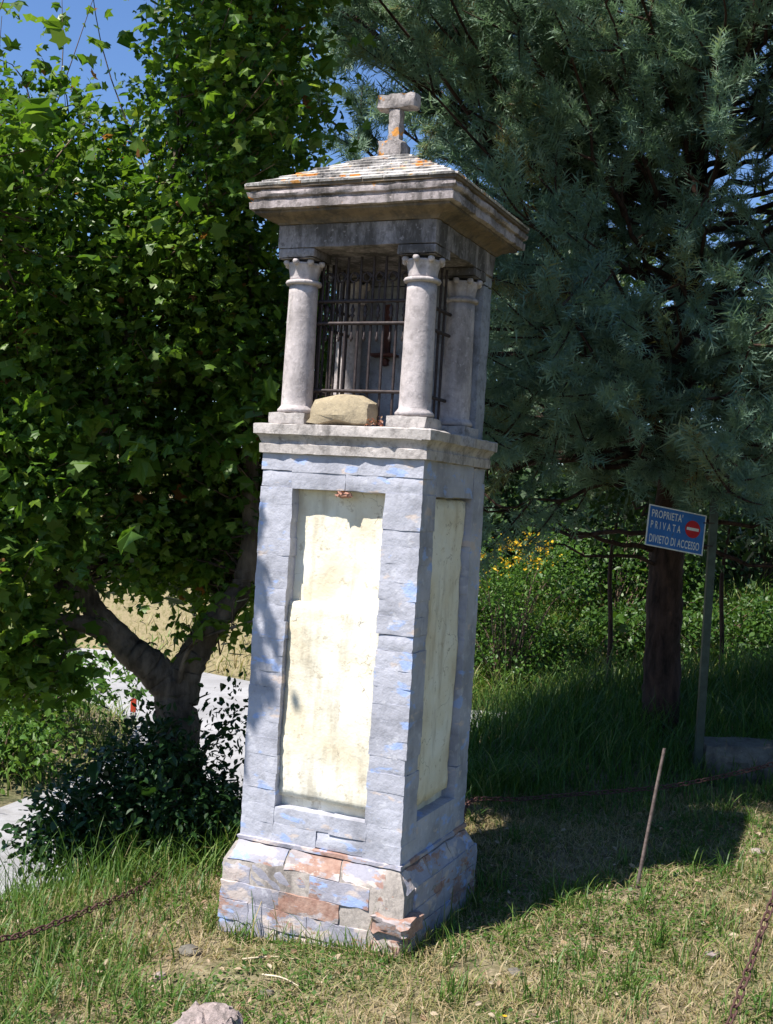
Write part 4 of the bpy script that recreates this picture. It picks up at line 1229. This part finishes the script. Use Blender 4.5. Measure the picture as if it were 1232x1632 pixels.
# short mixed turf in the foreground
x, y = region(64000, -2.3, 2.5, 2.9, 6.3)
g_ = nz(x, y, 1.5) + rng.normal(0, 0.16, len(x))
var = np.where(g_ > 0.41, rng.normal(0.42, 0.13, len(x)), rng.normal(0.74, 0.13, len(x)))
hg = rng.uniform(0.02, 0.06, len(x)) * (0.7 + 0.7 * nz(x, y, 2.2, 4))
sets.append((x, y, hg, rng.uniform(0.0025, 0.0055, len(x)), rng.uniform(0.3, 1.15, len(x)), np.clip(var, 0, 1)))
# dry litter
x, y = region(26000, -2.2, 2.4, 2.9, 6.2)
sets.append((x, y, rng.uniform(0.03, 0.08, len(x)), rng.uniform(0.002, 0.004, len(x)), rng.uniform(1.2, 1.7, len(x)), np.clip(rng.normal(0.84, 0.1, len(x)), 0, 1)))
# taller green tufts
tx, ty = region(700, -2.2, 2.4, 3.0, 6.2)
kk = nz(tx, ty, 1.1, 2.0) > 0.38
tx, ty = tx[kk], ty[kk]
x = np.repeat(tx, 18) + rng.normal(0, 0.022, len(tx) * 18); y = np.repeat(ty, 18) + rng.normal(0, 0.022, len(tx) * 18)
sets.append((x, y, rng.uniform(0.04, 0.15, len(x)), rng.uniform(0.003, 0.006, len(x)), rng.uniform(0.15, 0.9, len(x)), np.clip(rng.normal(0.36, 0.12, len(x)), 0, 1)))
# grass growing up against the foot of the shrine
u = rng.uniform(-0.43, 0.43, 900); sd = rng.integers(0, 4, 900); dd = 0.40 + np.abs(rng.normal(0, 0.035, 900))
la = np.select([sd == 0, sd == 1, sd == 2], [u, dd, u], -dd); lb_ = np.select([sd == 0, sd == 1, sd == 2], [-dd, u, dd], u)
x = SH[0] + la * math.cos(YAW) + lb_ * math.sin(YAW); y = SH[1] - la * math.sin(YAW) + lb_ * math.cos(YAW)
sets.append((x, y, rng.uniform(0.03, 0.12, 900) * (1 + (rng.random(900) < 0.06) * 1.0), rng.uniform(0.003, 0.006, 900), rng.uniform(0.1, 0.7, 900), np.clip(rng.normal(0.46, 0.16, 900), 0, 1)))
grass_obj('turf_grass', 'short sunlit turf of green and straw-coloured grass in front of the shrine', sets)
sets = []
# left verge, long green grass falling to the road
x, y = region(17000, -2.4, -0.55, 3.2, 6.3)
k = rng.random(len(x)) < np.clip((-0.75 - x) * 1.2 + 0.25 + 0.5 * (y > 4.9), 0.05, 1)
x, y = x[k], y[k]
sets.append((x, y, rng.uniform(0.05, 0.19, len(x)) * (1 + 0.9 * sst(4.7, 5.3, y) * sst(-1.3, -1.0, x)) * (0.75 + 0.25 * sst(-1.5, -1.2, x)), rng.uniform(0.003, 0.007, len(x)), rng.uniform(0.2, 0.95, len(x)), np.clip(rng.normal(0.40, 0.14, len(x)), 0, 1)))
x, y = region(420, -1.75, -1.0, 4.75, 5.35)
sets.append((x, y, rng.uniform(0.18, 0.42, 420), rng.uniform(0.003, 0.006, 420), rng.uniform(0.2, 0.8, 420), np.clip(rng.normal(0.34, 0.12, 420), 0, 1)))
grass_obj('verge_grass', 'long green grass on the verge beside the left chain', sets)
sets = []
x, y = region(26000, 0.2, 4.6, 5.6, 10.2)
k = rng.random(len(x)) < sst(5.5, 6.6, y)
x, y = x[k], y[k]
sets.append((x, y, rng.uniform(0.12, 0.42, len(x)) * (0.4 + 0.6 * sst(5.6, 7.2, y)), rng.uniform(0.004, 0.008, len(x)), rng.uniform(0.2, 0.9, len(x)), np.clip(rng.normal(0.30, 0.13, len(x)), 0, 1)))
tx, ty = np.array([0.62, 0.72, 0.55, 0.8, 0.95]), np.array([6.05, 6.15, 6.25, 6.2, 6.3])
x = np.repeat(tx, 60) + rng.normal(0, 0.05, 300); y = np.repeat(ty, 60) + rng.normal(0, 0.05, 300)
sets.append((x, y, rng.uniform(0.15, 0.32, 300), rng.uniform(0.004, 0.008, 300), rng.uniform(0.4, 1.0, 300), np.clip(rng.normal(0.4, 0.1, 300), 0, 1)))
x, y = region(9000, 0.3, 6.0, 8.2, 10.0)
sets.append((x, y, rng.uniform(0.25, 0.6, len(x)), rng.uniform(0.005, 0.011, len(x)), rng.uniform(0.2, 0.9, len(x)), np.clip(rng.normal(0.44, 0.12, len(x)), 0, 1)))
grass_obj('shade_grass', 'tall dark green grass in the shade under the cypress', sets)
sets = []
x, y = region(14000, 0.2, 7, 13.2, 16.5)
sets.append((x, y, rng.uniform(0.25, 0.7, len(x)), rng.uniform(0.010, 0.02, len(x)), rng.uniform(0.2, 0.9, len(x)), np.clip(rng.normal(0.45, 0.12, len(x)), 0, 1)))
x, y = region(16000, -8, 9, 13.2, 22)
sets.append((x, y, rng.uniform(0.1, 0.35, len(x)), rng.uniform(0.01, 0.02, len(x)), rng.uniform(0.3, 1.0, len(x)), np.clip(np.where(x > 0.3, rng.normal(0.42, 0.12, len(x)), rng.normal(0.64, 0.13, len(x))), 0, 1)))
x, y = region(9000, -7, -2.2, 6.6, 14)
sets.append((x, y, rng.uniform(0.1, 0.35, len(x)), rng.uniform(0.008, 0.014, len(x)), rng.uniform(0.3, 1.0, len(x)), np.clip(rng.normal(0.48, 0.14, len(x)), 0, 1)))
grass_obj('bank_grass', 'dry and green grass on the far banks of the road', sets)

# clover and low herbs in the turf
acc = Acc()
x, y = region(22000, -2.1, 2.4, 2.9, 5.6)
k = (nz(x, y, 1.5) > 0.47) & ~on_shrine(x, y, 0.02)
ins, _ = poly_in_dist(x, y, ROAD); k &= ~ins
x, y = x[k], y[k]
P = np.stack([x, y, height(x, y) + rng.uniform(0.004, 0.03, len(x))], 1)
V, F = place(DIAM_T * [1.5, 1, 1], DIAM_F, P, rng.standard_normal(P.shape) * [1, 1, 0.3], rng.standard_normal(P.shape) * 0.4 + [0, 0, 1], rng.uniform(0.010, 0.022, len(x)))
acc.add(V, F, np.repeat(np.clip(rng.normal(0.35, 0.15, len(x)), 0, 1), len(DIAM_T)))
o = link('clover', acc.mesh('clover'), M['bush_leaf'], smooth=False)
tag(o, 'small clover leaves and low herbs scattered through the sunny turf', 'plant', kind='stuff')

acc = Acc()
x, y = region(1500, -2.0, 2.3, 2.9, 5.8)
k = ~on_shrine(x, y, 0.02); ins, _ = poly_in_dist(x, y, ROAD); k &= ~ins
x, y = x[k], y[k]
P = np.stack([x, y, height(x, y) + rng.uniform(0.006, 0.03, len(x))], 1)
V, F = place(OVAL_T, OVAL_F, P, rng.standard_normal(P.shape) * [1, 1, 0.3], rng.standard_normal(P.shape) * 0.5 + [0, 0, 1], rng.uniform(0.012, 0.035, len(x)))
acc.add(V, F, np.repeat(np.clip(rng.normal(0.85, 0.12, len(x)), 0, 1), len(OVAL_T)))
o = link('leaf_litter', acc.mesh('leaf_litter'), leaf_mat('dead_leaf', [(0.5, (0.12, 0.07, 0.035)), (0.8, (0.28, 0.19, 0.11)), (1.0, (0.45, 0.37, 0.27))], 0.15, 0.8), smooth=False)
tag(o, 'dry brown dead leaves scattered over the turf', 'leaves', kind='stuff')

# yellow flowers in the turf by the near chain
FLS = [(0.86, 3.30), (0.93, 3.36), (0.98, 3.27), (0.80, 3.36), (1.02, 3.40), (0.72, 3.28), (0.45, 3.45), (0.38, 3.30), (0.90, 3.45), (1.06, 3.33)]
for k, (x, y) in enumerate(FLS):
    z = float(height(x, y))
    e = empty('yellow_flower', (x, y, z)); tag(e, 'tiny yellow flower on a short stalk in the turf by the slanting chain', 'flower', 'tiny yellow flowers in the turf')
    hh = rng.uniform(0.04, 0.075)
    tube_obj('stalk', [(0, 0, -0.01), (0.004, 0.003, hh * 0.5), (0, 0, hh)], [0.0013], M['grass_blade'], e, 5, 4)
    an = np.linspace(0, 2 * np.pi, 8, endpoint=False)
    d = np.stack([np.cos(an), np.sin(an), np.full(8, 0.35)], 1)
    V, F = place(DIAM_T, DIAM_F, np.tile([0, 0, hh], (8, 1)), d, np.tile([0, 0, 1.0], (8, 1)), np.full(8, 0.010))
    fa = Acc(); fa.add(V, F, 0.6)
    link('petals', fa.mesh('petals'), M['petal'], e, smooth=False)
# dry stalks lying on the turf
for k, (x, y, l_, az, lb) in enumerate([(-0.33, 3.93, 0.17, -0.55, 'pale dry stalk lying on the turf in front of the shrine base'), (-0.42, 4.08, 0.22, 0.1, 'pale dry stalk lying against the left foot of the shrine'), (0.55, 3.45, 0.14, 0.9, 'pale dry stalk lying between shrine and yellow flowers')]):
    z = float(height(x, y)) + 0.022
    o = tube_obj('dry_stalk', [(x, y, z), (x + l_ * .5 * math.cos(az), y + l_ * .5 * math.sin(az), z + 0.012), (x + l_ * math.cos(az), y + l_ * math.sin(az), z)], [0.004, 0.003, 0.002], M['straw_stick'], None, 8, 5)
    tag(o, lb, 'stalk')
# weed growing at the grille foot
e = empty('ledge_weed', shl(0.105, -0.285, FL), 0); tag(e, 'small dry reddish weed on the ledge between sandstone lump and right column', 'plant')
acc = Acc(); q, _ = in_ell(10, [(0, 0, 0.018, 0.03, 0.02, 0.02)]); leaf_cloud(acc, q, 6, 0.010, 0.012, OVAL_T, OVAL_F, 0.8)
link('leaves', acc.mesh('leaves'), leaf_mat('dry_weed', [(0, (0.1, 0.09, 0.03)), (0.6, (0.2, 0.09, 0.05)), (1, (0.3, 0.11, 0.07))]), e, smooth=False)
